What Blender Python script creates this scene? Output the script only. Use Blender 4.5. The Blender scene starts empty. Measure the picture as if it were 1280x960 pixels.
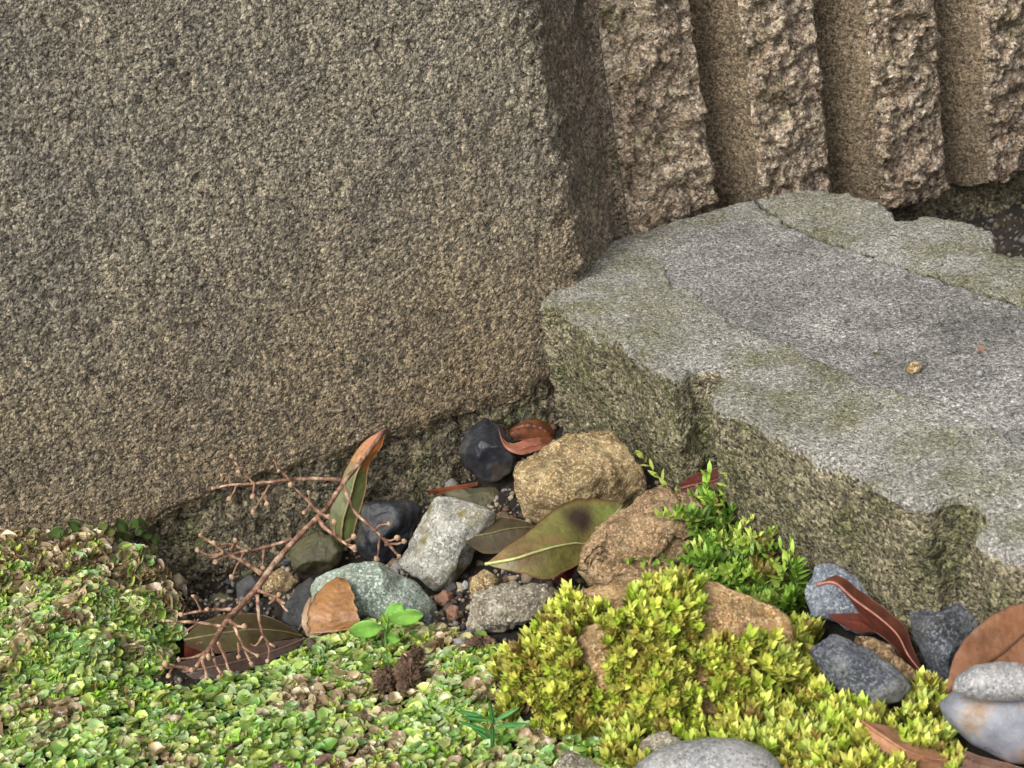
import bpy, bmesh, math, random
import numpy as np
from mathutils import Vector, Matrix
from mathutils.bvhtree import BVHTree
from mathutils.geometry import delaunay_2d_cdt

random.seed(7); rng = np.random.default_rng(7)
sc = bpy.context.scene
COL = sc.collection

# ------------------------------------------------------------------ camera
FPX, PITCH, ROLL, CAMH = 2150.0, math.radians(26), math.radians(11), 0.5
_F = np.array([0, math.cos(PITCH), -math.sin(PITCH)])
_R0 = np.array([1.0, 0, 0]); _U0 = np.cross(_R0, _F)
CR = math.cos(ROLL) * _R0 - math.sin(ROLL) * _U0
CU = math.sin(ROLL) * _R0 + math.cos(ROLL) * _U0
CF = _F; CO = np.array([0, 0, CAMH])
cd = bpy.data.cameras.new('camera'); cam = bpy.data.objects.new('camera', cd); COL.objects.link(cam)
M = Matrix(((CR[0], CU[0], -CF[0], CO[0]), (CR[1], CU[1], -CF[1], CO[1]), (CR[2], CU[2], -CF[2], CO[2]), (0, 0, 0, 1)))
cam.matrix_world = M
cd.sensor_width = 36; cd.sensor_fit = 'HORIZONTAL'; cd.lens = 36 * FPX / 1280
cd.clip_start = 0.01; cd.clip_end = 50
cd.dof.use_dof = True; cd.dof.focus_distance = 0.97; cd.dof.aperture_fstop = 24
sc.camera = cam

# ------------------------------------------------------------------ sky and sun (bright overcast)
SUN_EL, SUN_AZ = math.radians(46), math.radians(222)      # azimuth clockwise from +Y: behind the camera, to the left
w = bpy.data.worlds.new('World'); sc.world = w; w.use_nodes = True
nt = w.node_tree; nt.nodes.clear()
sky = nt.nodes.new('ShaderNodeTexSky'); sky.sky_type = 'NISHITA'; sky.sun_disc = False
sky.sun_elevation = SUN_EL; sky.sun_rotation = SUN_AZ; sky.air_density = 1.0; sky.dust_density = 6.0; sky.ozone_density = 0.6
hs = nt.nodes.new('ShaderNodeHueSaturation'); hs.inputs['Saturation'].default_value = 0.22
bg = nt.nodes.new('ShaderNodeBackground'); bg.inputs['Strength'].default_value = 0.15
wo = nt.nodes.new('ShaderNodeOutputWorld')
nt.links.new(sky.outputs[0], hs.inputs['Color']); nt.links.new(hs.outputs[0], bg.inputs['Color']); nt.links.new(bg.outputs[0], wo.inputs['Surface'])
sd = bpy.data.lights.new('sun', 'SUN'); sun = bpy.data.objects.new('sun', sd); COL.objects.link(sun)
sd.energy = 1.2; sd.angle = math.radians(30); sd.color = (1.0, 0.98, 0.95)
sdir = Vector((math.sin(SUN_AZ) * math.cos(SUN_EL), math.cos(SUN_AZ) * math.cos(SUN_EL), math.sin(SUN_EL)))
sun.rotation_euler = sdir.to_track_quat('Z', 'Y').to_euler(); sun.location = (-1, -1, 2)
sc.view_settings.view_transform = 'Standard'; sc.view_settings.look = 'None'
sc.view_settings.exposure = 0.62; sc.view_settings.gamma = 1.0; sc.view_settings.use_curve_mapping = False

# ------------------------------------------------------------------ geometry helpers
def ray(x, y): return CF + CR * ((x - 640) / FPX) - CU * ((y - 480) / FPX)
def onz(x, y, z): d = ray(x, y); return CO + d * ((z - CO[2]) / d[2])
def onp(x, y, n, dist): d = ray(x, y); return CO + d * ((dist - CO @ n) / (d @ n))
def at(x, y, depth): return CO + ray(x, y) * depth
def dep(P): return float((np.asarray(P) - CO) @ CF)
def projv(P):
    v = np.asarray(P) - CO; k = v @ CF
    return 640 + FPX * (v @ CR) / k, 480 - FPX * (v @ CU) / k

def _h(ix, iy, iz, s):
    a = (ix.astype(np.int64) * 374761393 + iy.astype(np.int64) * 668265263 + iz.astype(np.int64) * 2147483647 + s * 974711) & 0xffffffff
    a = ((a ^ (a >> 13)) * 1274126177) & 0xffffffff
    a = ((a ^ (a >> 16)) * 2246822519) & 0xffffffff
    return ((a ^ (a >> 15)) & 0xffffff) / float(0xffffff)
def vn(P, s=0):
    P = np.asarray(P, float); i = np.floor(P).astype(np.int64); f = P - i; f = f * f * f * (f * (f * 6 - 15) + 10)
    r = 0
    for dx in (0, 1):
        for dy in (0, 1):
            for dz in (0, 1):
                wgt = (f[:, 0] if dx else 1 - f[:, 0]) * (f[:, 1] if dy else 1 - f[:, 1]) * (f[:, 2] if dz else 1 - f[:, 2])
                r = r + wgt * _h(i[:, 0] + dx, i[:, 1] + dy, i[:, 2] + dz, s)
    return r * 2 - 1
def fbm(P, oc=4, s=0, g=0.5):
    P = np.asarray(P, float); r = 0; a = 1; t = 0
    for k in range(oc):
        r = r + a * vn(P * 2 ** k + 13.7 * k, s + k * 17); t += a; a *= g
    return r / t
def worley(x, y, s=0):
    ix = np.floor(x).astype(np.int64); iy = np.floor(y).astype(np.int64); z = np.zeros_like(ix)
    best = np.full(x.shape, 9.0); cell = np.zeros(x.shape)
    for dx in (-1, 0, 1):
        for dy in (-1, 0, 1):
            cx = ix + dx; cy = iy + dy
            px = cx + _h(cx, cy, z, s + 1); py = cy + _h(cx, cy, z, s + 2)
            d = (px - x) ** 2 + (py - y) ** 2
            m = d < best; best = np.where(m, d, best); cell = np.where(m, _h(cx, cy, z, s + 3), cell)
    return np.sqrt(best), cell
def inpoly(x, y, poly):
    x = np.asarray(x, float); y = np.asarray(y, float); r = np.zeros(x.shape, bool); n = len(poly)
    for i in range(n):
        x1, y1 = poly[i]; x2, y2 = poly[(i + 1) % n]
        if y1 == y2: continue
        c = ((y1 > y) != (y2 > y)) & (x < (x2 - x1) * (y - y1) / (y2 - y1) + x1)
        r ^= c
    return r

def mesh(name, V, Fc, smooth=True, col=None):
    """V (n,3) array, Fc list/array of faces (all tris or all quads as array, or list)"""
    me = bpy.data.meshes.new(name)
    V = np.asarray(V, np.float32)
    if isinstance(Fc, np.ndarray):
        n, k = Fc.shape
        me.vertices.add(len(V)); me.vertices.foreach_set('co', V.ravel())
        me.loops.add(n * k); me.loops.foreach_set('vertex_index', Fc.astype(np.int32).ravel())
        me.polygons.add(n); me.polygons.foreach_set('loop_start', np.arange(0, n * k, k, dtype=np.int32))
        me.update(calc_edges=True)
    else:
        me.from_pydata([tuple(map(float, v)) for v in V], [], Fc); me.update()
    me.validate()
    me.polygons.foreach_set('use_smooth', np.full(len(me.polygons), smooth))
    if col is not None:
        a = me.color_attributes.new('Col', 'FLOAT_COLOR', 'POINT')
        c = np.ones((len(V), 4), np.float32); c[:, :3] = col; a.data.foreach_set('color', c.ravel())
    return me
def link(name, V, Fc, mat, parent=None, origin=None, smooth=True, col=None):
    V = np.asarray(V, float)
    if origin is None:
        origin = np.array([(V[:, 0].min() + V[:, 0].max()) / 2, (V[:, 1].min() + V[:, 1].max()) / 2, V[:, 2].min()])
    me = mesh(name, V - origin, Fc, smooth, col)
    o = bpy.data.objects.new(name, me); COL.objects.link(o); me.materials.append(mat)
    if parent is not None:
        o.parent = parent; wl = np.array(origin); p = parent
        while p is not None: wl = wl - np.array(p.location); p = p.parent
        o.location = wl
    else: o.location = origin
    return o
def tag(o, label=None, cat=None, group=None, kind=None):
    if label: o['label'] = label
    if cat: o['category'] = cat
    if group: o['group'] = group
    if kind: o['kind'] = kind
    return o
def empty(name, loc, label, cat, group=None):
    o = bpy.data.objects.new(name, None); COL.objects.link(o); o.location = loc; o.empty_display_size = 0.01
    return tag(o, label, cat, group)
def gridfaces(nr, nc):
    i = np.arange(nr * nc).reshape(nr, nc)
    return np.stack([i[:-1, :-1], i[:-1, 1:], i[1:, 1:], i[1:, :-1]], -1).reshape(-1, 4)

# ------------------------------------------------------------------ materials
MATS = {}
def S(h):
    """sRGB 0-255 triple to linear"""
    return tuple(((c / 255) / 12.92 if c / 255 <= 0.04045 else ((c / 255 + 0.055) / 1.055) ** 2.4) for c in h)
class NB:
    def __init__(s, name):
        s.m = bpy.data.materials.new(name); s.m.use_nodes = True; s.t = s.m.node_tree; s.t.nodes.clear()
        s.out = s.n('ShaderNodeOutputMaterial'); s.p = s.n('ShaderNodeBsdfPrincipled')
        s.t.links.new(s.p.outputs[0], s.out.inputs['Surface']); s.tc = s.n('ShaderNodeTexCoord')
    def n(s, k): return s.t.nodes.new(k)
    def l(s, a, b): s.t.links.new(a, b)
    def noise(s, scale, det=4, rough=0.6, vec=None):
        x = s.n('ShaderNodeTexNoise'); x.inputs['Scale'].default_value = scale; x.inputs['Detail'].default_value = det; x.inputs['Roughness'].default_value = rough
        s.l(vec or s.tc.outputs['Object'], x.inputs['Vector']); return x.outputs['Fac']
    def voro(s, scale, out='Color', feat='F1', vec=None):
        x = s.n('ShaderNodeTexVoronoi'); x.inputs['Scale'].default_value = scale; x.feature = feat
        s.l(vec or s.tc.outputs['Object'], x.inputs['Vector']); return x.outputs[out]
    def ramp(s, fac, stops):
        x = s.n('ShaderNodeValToRGB'); e = x.color_ramp.elements
        while len(e) < len(stops): e.new(0.5)
        for i, (p, c) in enumerate(stops):
            e[i].position = p; e[i].color = tuple(c) + (1,) if hasattr(c, '__len__') else (c, c, c, 1)
        s.l(fac, x.inputs[0]); return x.outputs[0]
    def mix(s, fac, a, b, mode='MIX'):
        x = s.n('ShaderNodeMix'); x.data_type = 'RGBA'; x.blend_type = mode
        for v, i in ((fac, 0), (a, 6), (b, 7)):
            if hasattr(v, 'is_linked') or hasattr(v, 'links'): s.l(v, x.inputs[i])
            elif hasattr(v, '__len__'): x.inputs[i].default_value = tuple(v) + (1,)
            else: x.inputs[i].default_value = v
        return x.outputs[2]
    def math(s, op, a, b):
        x = s.n('ShaderNodeMath'); x.operation = op
        for v, i in ((a, 0), (b, 1)):
            if hasattr(v, 'links'): s.l(v, x.inputs[i])
            else: x.inputs[i].default_value = v
        return x.outputs[0]
    def bump(s, hgt, dist, strength=1.0, prev=None):
        x = s.n('ShaderNodeBump'); x.inputs['Strength'].default_value = strength; x.inputs['Distance'].default_value = dist
        s.l(hgt, x.inputs['Height'])
        if prev is not None: s.l(prev, x.inputs['Normal'])
        return x.outputs[0]

def concrete(name, dark, mid, light, stain, grain=520, rough=0.75, lowcol=None, low=(0.0, 0.12), bstr=0.8, moss=None, streak=False, pit=0.5, speck=0.5, mosslim=(0.52, 0.70), bdist=0.0026, mix_=0.55):
    """gritty concrete: mixed mineral grains, the darkest also painting in the shade of pores, pits, broad stains, algae; stains tint the grains and keep their contrast"""
    ratio = lambda col: tuple(min(1.6, x / y) for x, y in zip(col, mid))
    b = NB(name)
    wv = b.n('ShaderNodeMix'); wv.data_type = 'VECTOR'; wv.inputs[0].default_value = 0.0016          # uneven grain outlines
    nv = b.n('ShaderNodeTexNoise'); nv.inputs['Scale'].default_value = grain * 1.3; nv.inputs['Detail'].default_value = 2; b.l(b.tc.outputs['Object'], nv.inputs['Vector'])
    b.l(b.tc.outputs['Object'], wv.inputs[4]); b.l(nv.outputs['Color'], wv.inputs[5]); vec = wv.outputs[1]
    cell = b.n('ShaderNodeSeparateColor'); b.l(b.voro(grain, 'Color', vec=vec), cell.inputs[0])
    c2 = b.n('ShaderNodeSeparateColor'); b.l(b.voro(grain * 1.9, 'Color', vec=vec), c2.inputs[0])
    stops = [(0.0, tuple(x * 0.5 for x in dark)), (0.14, dark), (0.30, mid), (0.60, mid), (0.80, light), (1.0, tuple(min(1, x * 1.2) for x in light))]  # darkest grain tones also paint the shade of tiny pores into the colour
    c = b.mix(mix_, b.ramp(cell.outputs[0], stops), b.ramp(c2.outputs[0], stops))
    f = b.noise(grain * 0.7, 4, 0.72)
    c = b.mix(1.0, c, b.ramp(f, [(0.36, 0.55), (0.5, 1.0), (0.64, 1.35)]), 'MULTIPLY')
    c = b.mix(b.math('MULTIPLY', b.ramp(cell.outputs[1], [(0.90, 0.0), (0.96, 1.0)]), speck), c, tuple(min(1, x * 1.3) for x in light))
    c = b.mix(b.ramp(b.noise(13, 5, 0.62), [(0.36, 0.0), (0.66, 0.9)]), c, ratio(stain), 'MULTIPLY')
    c = b.mix(b.ramp(b.noise(48, 5, 0.7), [(0.48, 0.0), (0.72, 0.5)]), c, ratio(stain), 'MULTIPLY')
    if streak:
        mp2 = b.n('ShaderNodeMapping'); mp2.inputs['Scale'].default_value = (1, 1, 0.05); b.l(b.tc.outputs['Object'], mp2.inputs['Vector'])
        st = b.noise(170, 3, 0.6, vec=mp2.outputs[0])
        c = b.mix(1.0, c, b.ramp(st, [(0.32, 0.84), (0.5, 1.0), (0.72, 1.3)]), 'MULTIPLY')
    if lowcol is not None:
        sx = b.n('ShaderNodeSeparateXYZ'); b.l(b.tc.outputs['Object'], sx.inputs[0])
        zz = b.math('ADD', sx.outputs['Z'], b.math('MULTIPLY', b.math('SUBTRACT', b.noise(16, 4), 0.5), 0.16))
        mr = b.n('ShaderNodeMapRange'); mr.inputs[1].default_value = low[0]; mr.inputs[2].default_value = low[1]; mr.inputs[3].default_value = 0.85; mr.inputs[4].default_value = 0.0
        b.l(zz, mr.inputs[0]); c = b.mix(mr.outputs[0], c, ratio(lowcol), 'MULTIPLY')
    if moss is not None:
        mk = b.ramp(b.noise(26, 5, 0.7), [(mosslim[0], 0.0), (mosslim[1], 0.9)])
        c = b.mix(mk, c, ratio(moss), 'MULTIPLY')
    pits = b.ramp(b.noise(grain * 0.42, 3, 0.65), [(0.38, 0.0), (0.46, 1.0)])
    hgt = b.math('ADD', b.math('MULTIPLY', f, 1.4), b.math('MULTIPLY', cell.outputs[0], 0.55))
    hgt = b.math('ADD', hgt, b.math('MULTIPLY', b.voro(grain, 'Distance', vec=vec), -0.5))
    hgt = b.math('ADD', hgt, b.math('MULTIPLY', pits, pit))
    b.l(c, b.p.inputs['Base Color']); b.p.inputs['Roughness'].default_value = rough
    b.l(b.bump(hgt, bdist, bstr), b.p.inputs['Normal'])
    return b.m

def stonemat(name, a, bcol, ccol, rough=0.6, sc1=45, sc2=220, bdist=0.0012, speck=None, cover=None, coverscale=30, bstr=0.9, coverlim=(0.52, 0.66), vein=None, crack=None):
    b = NB(name)
    n1 = b.noise(sc1, 6, 0.65); c = b.ramp(n1, [(0.30, a), (0.50, bcol), (0.70, ccol)])
    if speck is not None:
        cell = b.n('ShaderNodeSeparateColor'); b.l(b.voro(1050), cell.inputs[0])
        c = b.mix(b.ramp(b.noise(520, 4, 0.7), [(0.52, 0.0), (0.62, 0.7)]), c, speck)
        c = b.mix(b.ramp(b.noise(430, 4, 0.75), [(0.60, 0.0), (0.68, 0.75)]), c, tuple(x * 0.45 for x in a))
        c = b.mix(b.ramp(cell.outputs[0], [(0.82, 0.0), (0.92, 0.7)]), c, speck)
        c = b.mix(b.ramp(cell.outputs[1], [(0.82, 0.0), (0.92, 0.6)]), c, tuple(x * 0.4 for x in a))
    if cover is not None:
        c = b.mix(b.ramp(b.noise(coverscale, 5, 0.7), [(coverlim[0], 0.0), (coverlim[1], 0.9)]), c, cover)
    if vein is not None:
        wv = b.n('ShaderNodeTexWave'); wv.inputs['Scale'].default_value = 22; wv.inputs['Distortion'].default_value = 9; wv.inputs['Detail'].default_value = 4
        b.l(b.tc.outputs['Object'], wv.inputs['Vector'])
        c = b.mix(b.ramp(wv.outputs['Fac'], [(0.90, 0.0), (0.99, 0.6)]), c, vein)
    c = b.mix(b.ramp(b.noise(55, 5, 0.72), [(0.50, 0.0), (0.68, 0.55)]), c, S((78, 74, 44)))
    c = b.mix(b.ramp(b.noise(20, 4, 0.7), [(0.52, 0.0), (0.70, 0.5)]), c, S((64, 54, 42)))
    ck = None
    if crack is not None:
        dv = b.n('ShaderNodeMix'); dv.data_type = 'VECTOR'; dv.inputs[0].default_value = 0.022; nzv = b.n('ShaderNodeTexNoise'); nzv.inputs['Scale'].default_value = 60; nzv.inputs['Detail'].default_value = 4; b.l(b.tc.outputs['Object'], nzv.inputs['Vector']); b.l(b.tc.outputs['Object'], dv.inputs[4]); b.l(nzv.outputs['Color'], dv.inputs[5])
        ck = b.math('MULTIPLY', b.ramp(b.voro(crack, 'Distance', 'DISTANCE_TO_EDGE', dv.outputs[1]), [(0.0, 1.0), (0.035, 0.0)]), b.ramp(b.noise(34, 3), [(0.42, 0.0), (0.56, 0.9)]))
        c = b.mix(ck, c, tuple(x * 0.25 for x in a))
    b.l(c, b.p.inputs['Base Color']); b.p.inputs['Roughness'].default_value = rough
    h = b.math('ADD', b.math('MULTIPLY', b.noise(sc2, 6, 0.75), 1.6), b.math('MULTIPLY', b.noise(sc1 * 1.7, 4), 1.2))
    if ck is not None: h = b.math('SUBTRACT', h, b.math('MULTIPLY', ck, 1.5))
    b.l(b.bump(h, bdist, bstr), b.p.inputs['Normal'])
    b.l(b.ramp(b.noise(sc1 * 2, 4), [(0.3, max(0.08, rough - 0.15)), (0.7, min(1, rough + 0.15))]), b.p.inputs['Roughness'])
    return b.m

def colmat(name, rough=0.5, transl=0.25, bump=(500, 0.0004), spec=0.5, mottle=0.0):
    """colour from the mesh's own colour attribute, with a little light passing through (leaves, moss)"""
    b = NB(name)
    a = b.n('ShaderNodeAttribute'); a.attribute_name = 'Col'
    c = a.outputs['Color']
    nz = b.ramp(b.noise(bump[0] * 0.6, 4), [(0.3, 0.72), (0.7, 1.18)])
    c = b.mix(1.0, c, nz, 'MULTIPLY')
    if mottle > 0:
        c = b.mix(b.ramp(b.noise(95, 6, 0.72), [(0.48, 0.0), (0.66, mottle)]), c, S((70, 48, 34)))
        c = b.mix(b.ramp(b.noise(320, 4, 0.7), [(0.58, 0.0), (0.70, mottle)]), c, S((52, 38, 30)))
    b.l(c, b.p.inputs['Base Color']); b.p.inputs['Roughness'].default_value = rough; b.p.inputs['Specular IOR Level'].default_value = spec
    b.l(b.bump(b.noise(bump[0], 4), bump[1], 0.8), b.p.inputs['Normal'])
    if transl > 0:
        tr = b.n('ShaderNodeBsdfTranslucent'); b.l(c, tr.inputs['Color'])
        mx = b.n('ShaderNodeMixShader'); mx.inputs[0].default_value = transl
        b.l(b.p.outputs[0], mx.inputs[1]); b.l(tr.outputs[0], mx.inputs[2]); b.l(mx.outputs[0], b.out.inputs['Surface'])
    return b.m

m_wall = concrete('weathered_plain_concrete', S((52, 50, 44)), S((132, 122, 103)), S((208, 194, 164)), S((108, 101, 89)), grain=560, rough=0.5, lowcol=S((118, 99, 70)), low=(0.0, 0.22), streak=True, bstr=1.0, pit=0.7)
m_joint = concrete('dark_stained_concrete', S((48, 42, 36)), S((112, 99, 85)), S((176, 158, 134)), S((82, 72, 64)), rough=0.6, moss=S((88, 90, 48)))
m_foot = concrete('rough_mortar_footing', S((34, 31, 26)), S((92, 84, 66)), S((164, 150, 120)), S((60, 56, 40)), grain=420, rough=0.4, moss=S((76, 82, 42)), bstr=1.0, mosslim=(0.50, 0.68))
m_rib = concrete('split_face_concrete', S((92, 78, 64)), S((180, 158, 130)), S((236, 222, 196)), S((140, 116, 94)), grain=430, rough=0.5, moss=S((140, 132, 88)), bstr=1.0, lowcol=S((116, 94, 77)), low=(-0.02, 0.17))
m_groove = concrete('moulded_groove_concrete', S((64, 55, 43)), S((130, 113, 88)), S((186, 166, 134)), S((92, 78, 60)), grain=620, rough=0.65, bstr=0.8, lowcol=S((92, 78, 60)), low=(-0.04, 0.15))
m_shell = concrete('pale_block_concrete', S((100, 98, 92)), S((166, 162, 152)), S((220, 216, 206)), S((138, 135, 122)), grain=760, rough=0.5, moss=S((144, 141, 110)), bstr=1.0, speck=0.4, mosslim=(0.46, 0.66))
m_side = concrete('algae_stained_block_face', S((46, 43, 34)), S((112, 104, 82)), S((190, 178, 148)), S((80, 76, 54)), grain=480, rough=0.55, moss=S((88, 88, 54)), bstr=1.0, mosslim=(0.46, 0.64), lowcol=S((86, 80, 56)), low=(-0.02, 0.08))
m_core = concrete('dark_mortar_fill', S((90, 88, 85)), S((160, 156, 149)), S((220, 216, 209)), S((112, 109, 104)), grain=720, rough=0.5, bstr=1.0, speck=0.5)

# ------------------------------------------------------------------ ground
CTRL = [(250,770,-.022),(330,740,-.024),(420,700,-.024),(480,660,-.022),(560,620,-.016),(640,560,-.008),(690,530,-.004),
 (600,740,-.012),(520,770,-.012),(700,700,-.002),(800,650,.004),(880,610,.006),(900,700,.010),(1000,720,.0),(1100,760,-.004),(1200,800,-.006),(1270,850,-.002),
 (400,830,.004),(440,805,.002),(520,820,.004),(300,880,.010),(200,905,.016),(100,900,.024),(0,900,.026),(640,880,.008),(640,960,.008),(0,960,.020),(300,960,.012),
 (800,860,.012),(900,930,.008),(1000,850,.010),(1100,900,.003),(1280,960,-.006),(1000,960,.004),(640,1150,.004),(0,1150,.016),(1200,1100,-.004),
 (0,690,.054),(100,680,.046),(170,690,.036),(100,740,.044),(180,745,.034),(205,720,.026),(40,790,.042),(120,800,.036),(180,800,.024),(0,830,.034),(100,845,.028),(170,845,.012),
 (236,735,-.018),(240,800,-.018),(238,852,-.012),(300,835,-.012),(370,800,-.012),(212,690,-.004),(-150,700,.055),(-150,850,.04),(-150,1000,.02),(-400,800,.05)]
_cp = np.array([onz(x, y, z) for x, y, z in CTRL])
_far = np.array([[0.3, 1.0, -.005], [0.45, 0.9, -.005], [0.5, 0.5, -.01], [0.9, 0.9, -.01], [-0.9, 0.7, .03], [0, 0.3, 0], [0.3, 0.3, -.01], [-.5, .4, .02], [0, -1, 0], [2, 0, 0], [-2, 0, 0]])
_cp = np.vstack([_cp, _far])
def gz(x, y):
    x = np.asarray(x, float).ravel(); y = np.asarray(y, float).ravel()
    d2 = (x[:, None] - _cp[None, :, 0]) ** 2 + (y[:, None] - _cp[None, :, 1]) ** 2
    wt = 1 / (d2 + 0.00012) ** 2.0
    z = (wt * _cp[None, :, 2]).sum(1) / wt.sum(1)
    P = np.stack([x, y, 0 * x], 1)
    return z + 0.0035 * fbm(P * 60, 4, 5) + 0.0012 * fbm(P * 300, 2, 6)
def axis(lo, a, b, hi, step, far):
    mid = np.arange(a, b + step, step); l = a - np.geomspace(step, a - lo, far)[::-1]; r = b + np.geomspace(step, hi - b, far)
    return np.concatenate([l, mid, r])
gx = axis(-3, -.48, .5, 3, .005, 22); gy = axis(-2.5, .36, 1.12, 4, .005, 22)
GX, GY = np.meshgrid(gx, gy)
GZ = np.concatenate([gz(GX[i], GY[i]) for i in range(len(gy))])
V = np.stack([GX.ravel(), GY.ravel(), GZ], 1)
b = NB('damp_soil'); c = b.ramp(b.noise(60, 6, 0.7), [(0.3, S((20, 16, 12))), (0.52, S((46, 37, 28))), (0.72, S((88, 72, 54)))])
c = b.mix(b.ramp(b.noise(25, 4), [(0.55, 0.0), (0.7, 0.6)]), c, S((52, 58, 24)))
b.l(c, b.p.inputs['Base Color']); b.p.inputs['Roughness'].default_value = 0.8
b.l(b.bump(b.noise(330, 6, 0.8), 0.008, 1.0), b.p.inputs['Normal']); m_soil = b.m
GF = gridfaces(len(gy), len(gx))
ground = link('ground', V, GF, m_soil, origin=np.zeros(3)); tag(ground, 'dark damp soil at the foot of the walls', 'ground', kind='structure')
COLL_V = [V]; COLL_F = [GF[:, [0, 1, 2]], GF[:, [0, 2, 3]]]; COLL_N = len(V)
COLL = [(V, np.vstack([GF[:, [0, 1, 2]], GF[:, [0, 2, 3]]]))]

# ------------------------------------------------------------------ tall wall: plain panel and ribbed blocks
AZ = math.radians(20)
WD = np.array([math.cos(AZ), math.sin(AZ), 0]); WN = np.array([-math.sin(AZ), math.cos(AZ), 0])   # along the wall, into the wall
D_PAN, D_RIB, Z_BOT = 0.8934, 0.943, 0.030
def wpt(u, v, z): return WD * u + WN * v + np.array([0, 0, z])
def upx(x, y, dist): return float(onp(x, y, WN, dist) @ WD)
def wdep(x, y, off=0.0): return dep(onp(x, y, WN, D_PAN - off))
def rows(z0, z1, step, z2, far=10):
    return np.concatenate([np.arange(z0, z1, step), z1 + np.geomspace(step, z2 - z1, far)])
def sweep(name, prof, zs, disp, mat, parent):
    """prof: list of (u, v, nu, nv): profile swept up the rows zs; disp(U, V, Z) -> offset along the outward normal"""
    pr = np.asarray(prof); nc = len(pr); nr = len(zs)
    U = np.tile(pr[:, 0], nr); Vv = np.tile(pr[:, 1], nr); Z = np.repeat(zs, nc)
    NU = np.tile(pr[:, 2], nr); NV = np.tile(pr[:, 3], nr)
    d, dz = disp(U, Vv, Z)
    U = U + NU * d; Vv = Vv + NV * d; Z = Z + dz
    P = WD[None] * U[:, None] + WN[None] * Vv[:, None]; P[:, 2] = Z
    return link(name, P, gridfaces(nr, nc), mat, parent, origin=np.array([*(WD * pr[:, 0].mean() + WN * pr[:, 1].mean())[:2], 0.0]))
def resample(pts, step):
    pts = np.asarray(pts, float); seg = np.linalg.norm(np.diff(pts, axis=0), axis=1); s = np.concatenate([[0], np.cumsum(seg)])
    n = max(3, int(s[-1] / step) + 1); t = np.linspace(0, s[-1], n)
    q = np.stack([np.interp(t, s, pts[:, k]) for k in range(pts.shape[1])], 1)
    return q
def prof_n(pts, step, smooth=2):
    q = resample(pts, step)
    for _ in range(smooth):
        q[1:-1] = 0.25 * q[:-2] + 0.5 * q[1:-1] + 0.25 * q[2:]
    tg = np.gradient(q, axis=0); tg /= np.linalg.norm(tg, axis=1)[:, None] + 1e-12
    return np.column_stack([q, tg[:, 1], -tg[:, 0]])           # outward = towards the viewer (-v)

u_edge = upx(690, 60, D_PAN) + 0.0
pillar = empty('concrete_wall', tuple(wpt(u_edge - 0.2, D_PAN, 0)), 'tall plain brown-grey concrete wall with a flat gritty face', 'wall'); pillar['kind'] = 'thing'
zs = rows(Z_BOT, 0.345, 0.00095, 0.6)
def d_panel(U, Vv, Z):
    P = np.stack([U, Vv, Z], 1)
    f1, cr = worley(U / 0.0028, Z / 0.0032, 3)
    g = (cr - 0.35) * 0.0007 * np.clip(1.2 - f1 * 1.3, 0, 1)
    f2, c2 = worley(U / 0.011, Z / 0.013, 9)
    pit = -0.0016 * (c2 > 0.80) * np.clip(1 - f2 * 2.6, 0, 1)
    lo = 0.0012 * fbm(P * 22, 3, 4) + 0.0004 * fbm(P * np.array([170, 170, 60]), 3, 8)
    bot = np.clip((Z - Z_BOT) / 0.006, 0, 1)
    rough_bot = (1 - bot) * (0.004 * fbm(P * 120, 3, 11) - 0.003)
    edge = np.clip((U - (u_edge - 0.035)) / 0.035, 0, 1.2)
    ch = edge * (0.009 * fbm(P * 80, 5, 15, 0.62) - 0.001)
    dz = (1 - np.clip((Z - Z_BOT) / 0.012, 0, 1)) * 0.011 * fbm(np.stack([U * 38, 0 * U, 0 * U], 1), 4, 12)
    return g + pit + lo + rough_bot + ch, dz
left = -np.geomspace(0.0013, 0.9, 24)[::-1]
u0 = upx(-30, 500, D_PAN)
us = np.concatenate([u0 + left, np.arange(u0, u_edge - 0.012, 0.00095)])
pr = [(u, D_PAN, 0, -1) for u in us]
ret = prof_n([(u_edge - 0.012, D_PAN), (u_edge - 0.005, D_PAN + 0.001), (u_edge - 0.001, D_PAN + 0.004), (u_edge + 0.003, D_PAN + 0.011), (u_edge + 0.006, D_PAN + 0.025), (u_edge + 0.008, D_PAN + 0.075)], 0.0014, 4)
sweep('face_panel', pr + [tuple(r) for r in ret], zs, d_panel, m_wall, pillar)
# rough recessed footing below the panel
zf = np.arange(-0.12, Z_BOT + 0.012, 0.0018)
def d_foot(U, Vv, Z):
    P = np.stack([U, Vv, Z], 1)
    return 0.009 * fbm(P * 45, 5, 21, 0.6) + 0.003 * fbm(P * 190, 3, 22) + 0.012 * np.clip((0.022 - Z) / 0.06, 0, 1), 0 * Z
us = np.concatenate([u0 + left, np.arange(u0, u_edge + 0.05, 0.0019)])
sweep('footing', [(u, D_PAN + 0.005, 0, -1) for u in us], zf, d_foot, m_foot, pillar)

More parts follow.
